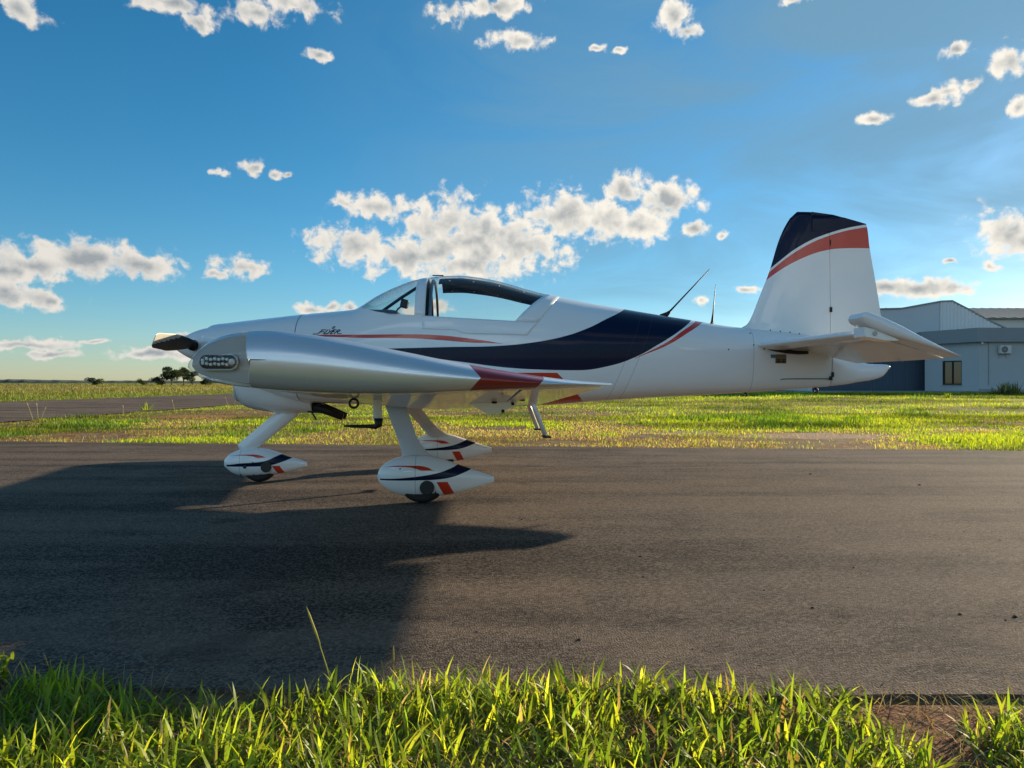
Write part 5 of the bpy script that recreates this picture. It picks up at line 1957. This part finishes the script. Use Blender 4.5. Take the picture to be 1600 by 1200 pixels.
bm_obj('rudder_cable', bm, MT['darksteel'], PLANE)
for x, z in ((3.433, .803), (2.791, .765)):
    bm = bmesh.new(); torus(bm, (x, 0, z), (0.2, 1, 0), .017 if x > 3 else .012, .006, 18, 8); tube(bm, [(x, 0, z + .012), (x, 0, z + .05)], .007, 8)
    bm_obj('tail_ring', bm, MT['darksteel'], PLANE, smooth=True)


def lettering():
    # slanted FLYER word with swooshes and a small round emblem, cut as strokes
    W, Hh = .232, .038
    x0, z0 = -.945, 1.268
    strokes = [
        [(0.00, 0.02), (.16, .02), (.215, .55)], [(.19, .50), (.34, .50)], [(.20, .92), (.36, .92)], [(.16, .02), (.235, .92)],            # F
        [(.43, .92), (.37, .05), (.50, .05)],                                                                                              # L
        [(.485, .95), (.545, .45), (.65, .97)], [(.545, .45), (.50, .02)],                                                                 # Y
        [(.73, .92), (.66, .92), (.605, .05), (.69, .05)], [(.635, .50), (.71, .50)],                                                     # E
        [(.745, .03), (.80, .93), (.87, .88), (.87, .62), (.785, .50)], [(.80, .48), (.88, .06), (1.0, .08)],                               # R
    ]
    bm = bmesh.new()

    def stroke(pts, wz):
        P = [Vector((x0 + W * (a + .10 * (b - .5)), z0 + Hh * b)) for a, b in pts]
        for p, q in zip(P[:-1], P[1:]):
            d = (q - p); n = Vector((-d.y, d.x)).normalized() * wz; e = d.normalized() * wz * .7
            vs = []
            for c in (p - e - n, q + e - n, q + e + n, p - e + n):
                vs.append(bm.verts.new((c.x, -(yside(c.x, c.y) + .0022), c.y)))
            bm.faces.new(vs)
    for st_ in strokes: stroke(st_, .0033)
    c = (.57, 1.42)
    ring = [(c[0] + .042 * math.cos(t), c[1] + .28 * math.sin(t)) for t in np.linspace(-.9, 5.0, 14)]
    stroke(ring, .0019)
    stroke([(.565, 1.55), (.59, 1.42), (.555, 1.30)], .0016)
    for f in bm.faces: f.smooth = False
    me = bpy.data.meshes.new('lettering'); bm.to_mesh(me); bm.free()
    o = bpy.data.objects.new('lettering', me); COL.objects.link(o); o.parent = PLANE
    me.materials.append(MT['letter'])


lettering()

# ---------------------------------------------------------------- plants one can tell apart, stones
def coloured_blades(name, arr, mat, parent, segs=4, curl=0.7, az=None):
    x, y, z, h, w, lean, col = arr
    o = blades(name, x, y, z, h, w, lean, col, mat, segs, curl, kind=None, az=az)
    o.parent = parent
    return o


def stalk(label, base, tip, head=0.08, group=None, mat='straw', thick=0.0014, col=(0.36, 0.34, 0.12)):
    t = thing('grass_stalk', label, 'grass stalk', base, 0, group)
    d = Vector(tip) - Vector(base)
    side = Vector((d.x, d.y, 0)) * 0.25
    pts = [Vector((0, 0, 0)), d * 0.35 - side * 0.25, d * 0.7 - side * 0.2, d]
    bm = bmesh.new(); tube(bm, pts, [thick, thick * 0.9, thick * 0.75, thick * 0.5], 6)
    o = bm_obj('stem', bm, MT[mat], t, smooth=True)
    paint(o, col)
    if head:
        bm = bmesh.new()
        dn = (pts[3] - pts[2]).normalized()
        p0 = pts[3] - dn * head
        tube(bm, [p0, p0 + dn * head * 0.3, p0 + dn * head * 0.8, pts[3] + dn * 0.004], [thick, thick * 2.0, thick * 1.7, thick * 0.3], 6)
        o = bm_obj('seed_head', bm, MT[mat], t, smooth=True)
        paint(o, (col[0] * 1.1, col[1], col[2]))
    return t


def paint(o, col):
    ca = o.data.color_attributes.new('Col', 'FLOAT_COLOR', 'POINT')
    ca.data.foreach_set('color', np.tile(np.array([*col, 1.0], np.float32), len(o.data.vertices)))


stalk('long bent grass stalk with a seed spike leaning left over the asphalt', (-0.50, 2.10, -0.02), (-0.575, 2.09, 0.235), 0.11, thick=0.0017, col=(0.34, 0.36, 0.10))
stalk('short upright bare grass stalk right of the long bent one', (-0.335, 2.12, -0.02), (-0.337, 2.12, 0.115), 0.05, thick=0.0013, col=(0.30, 0.30, 0.10))
for (px, base_y, h_, lx_, lab) in ((52, 656, 0.42, -0.16, 'tall pale weed stalk leaning left beside the runway, leftmost of all'),
                                  (60, 655, 0.40, -0.05, 'tall pale weed stalk standing just right of the leftmost one'),
                                  (64, 655, 0.30, 0.12, 'shorter pale weed stalk leaning right next to the leftmost pair'),
                                  (193, 650, 0.30, -0.02, 'thin single weed stalk at the runway edge between the leftmost trio and the red soil'),
                                  (274, 647, 0.42, -0.10, 'weed stalk rising from the red soil, left of the plane nose'),
                                  (356, 634, 0.36, -0.10, 'pale weed stalk close to the chin scoop, leaning left'),
                                  (366, 634, 0.34, 0.06, 'pale weed stalk close to the chin scoop, leaning right')):
    Y = EYE * 1166 / (base_y - 600)
    stalk(lab, (at_far(px, Y), Y, -0.03), (at_far(px, Y) + lx_, Y, h_), 0.09, 'weed stalks along the runway edge', thick=0.006, col=(0.42, 0.38, 0.20))


def leafy_weed():
    t = thing('leafy_weed', 'small broad-leaved weed at the left edge above the near grass', 'weed', (-1.475, 2.16, -0.02))
    n = 26
    a = rng.uniform(0, 2 * np.pi, n)
    zz = rng.uniform(0.02, 0.085, n)
    coloured_blades('leaves', (rng.normal(0, 0.01, n), rng.normal(0, 0.01, n), zz, rng.uniform(0.018, 0.038, n), rng.uniform(0.010, 0.018, n), rng.uniform(0.6, 1.4, n), pick(GREENS, n) * 0.8), MT['leaf'], t, 4, 0.6, az=a)
    bm = bmesh.new(); tube(bm, [(0, 0, 0), (0.004, 0, 0.06), (0, 0.004, 0.11)], [0.003, 0.002, 0.001], 6)
    o = bm_obj('stem', bm, MT['leaf'], t, smooth=True); paint(o, (0.12, 0.18, 0.03))


leafy_weed()


def spiky_shrub(X, Y, label, s=1.0, nn=130):
    t = thing('spiky_shrub', label, 'shrub', (X, Y, float(terrain(X, Y)) - 0.05))
    n = nn
    coloured_blades('leaves', (rng.normal(0, 0.32 * s, n), rng.normal(0, 0.25 * s, n), np.full(n, 0.0), rng.uniform(0.45, 0.9, n) * s, rng.uniform(0.035, 0.06, n) * s,
                               np.abs(rng.normal(0.55, 0.4, n)), pick(np.array([(0.13, 0.15, 0.05), (0.26, 0.22, 0.10), (0.08, 0.10, 0.03)]), n)), MT['leaf'], t, 4, 0.5)
    n = 160
    coloured_blades('dead_leaves', (rng.normal(0, 0.55 * s, n), rng.normal(0, 0.35 * s, n), np.full(n, 0.0), rng.uniform(0.15, 0.38, n) * s, rng.uniform(0.03, 0.06, n) * s,
                                    rng.uniform(0.5, 1.4, n), pick(np.array([(0.09, 0.06, 0.035), (0.14, 0.10, 0.055)]), n)), MT['straw'], t, 3, 0.5)
    return t


spiky_shrub(27.2, 41.0, 'spiky yucca-like shrub in front of the office at the right edge', 0.95)


def tall_weed(X, Y, label):
    t = thing('weed', label, 'weed', (X, Y, float(terrain(X, Y)) - 0.05), 0)
    n = 30
    coloured_blades('leaves', (rng.normal(0, 0.07, n), rng.normal(0, 0.07, n), np.full(n, 0.0), rng.uniform(0.12, 0.38, n), rng.uniform(0.02, 0.035, n), np.abs(rng.normal(0.3, 0.2, n)), pick(GREENS, n)), MT['leaf'], t, 3, 0.5)


tall_weed(at_far(1482, 34), 34, 'tall green weed in front of the office window')
tall_weed(at_far(240, 25), 24.5, 'small green weed tuft on the near edge of the runway')


def pebbles():
    bm = bmesh.new()
    r = random.Random(5)
    spots = [((px - 800) / 1166 * EYE * 1166 / (py - 600), EYE * 1166 / (py - 600), s) for px, py, s in
             ((1266, 741, .012), (1437, 758, .011), (1586, 964, .008), (1500, 960, .006), (1107, 726, .007), (947, 802, .005), (815, 812, .006), (1270, 950, .006), (905, 1000, .007), (1000, 870, .007))]
    for k in range(90):
        y = r.uniform(2.4, 9.0)
        spots.append((r.uniform(-.68, .68) * y, y, r.uniform(0.002, 0.005)))
    for (x, y, s) in spots:
        q = bmesh.ops.create_icosphere(bm, subdivisions=1, radius=s)
        for v in q['verts']:
            v.co = Vector((v.co.x * r.uniform(.8, 1.5), v.co.y * r.uniform(.8, 1.3), v.co.z * 0.6)) + Vector((x, y, s * 0.25))
    bm_obj('gravel', bm, MT['asphalt'], kind='stuff')


pebbles()
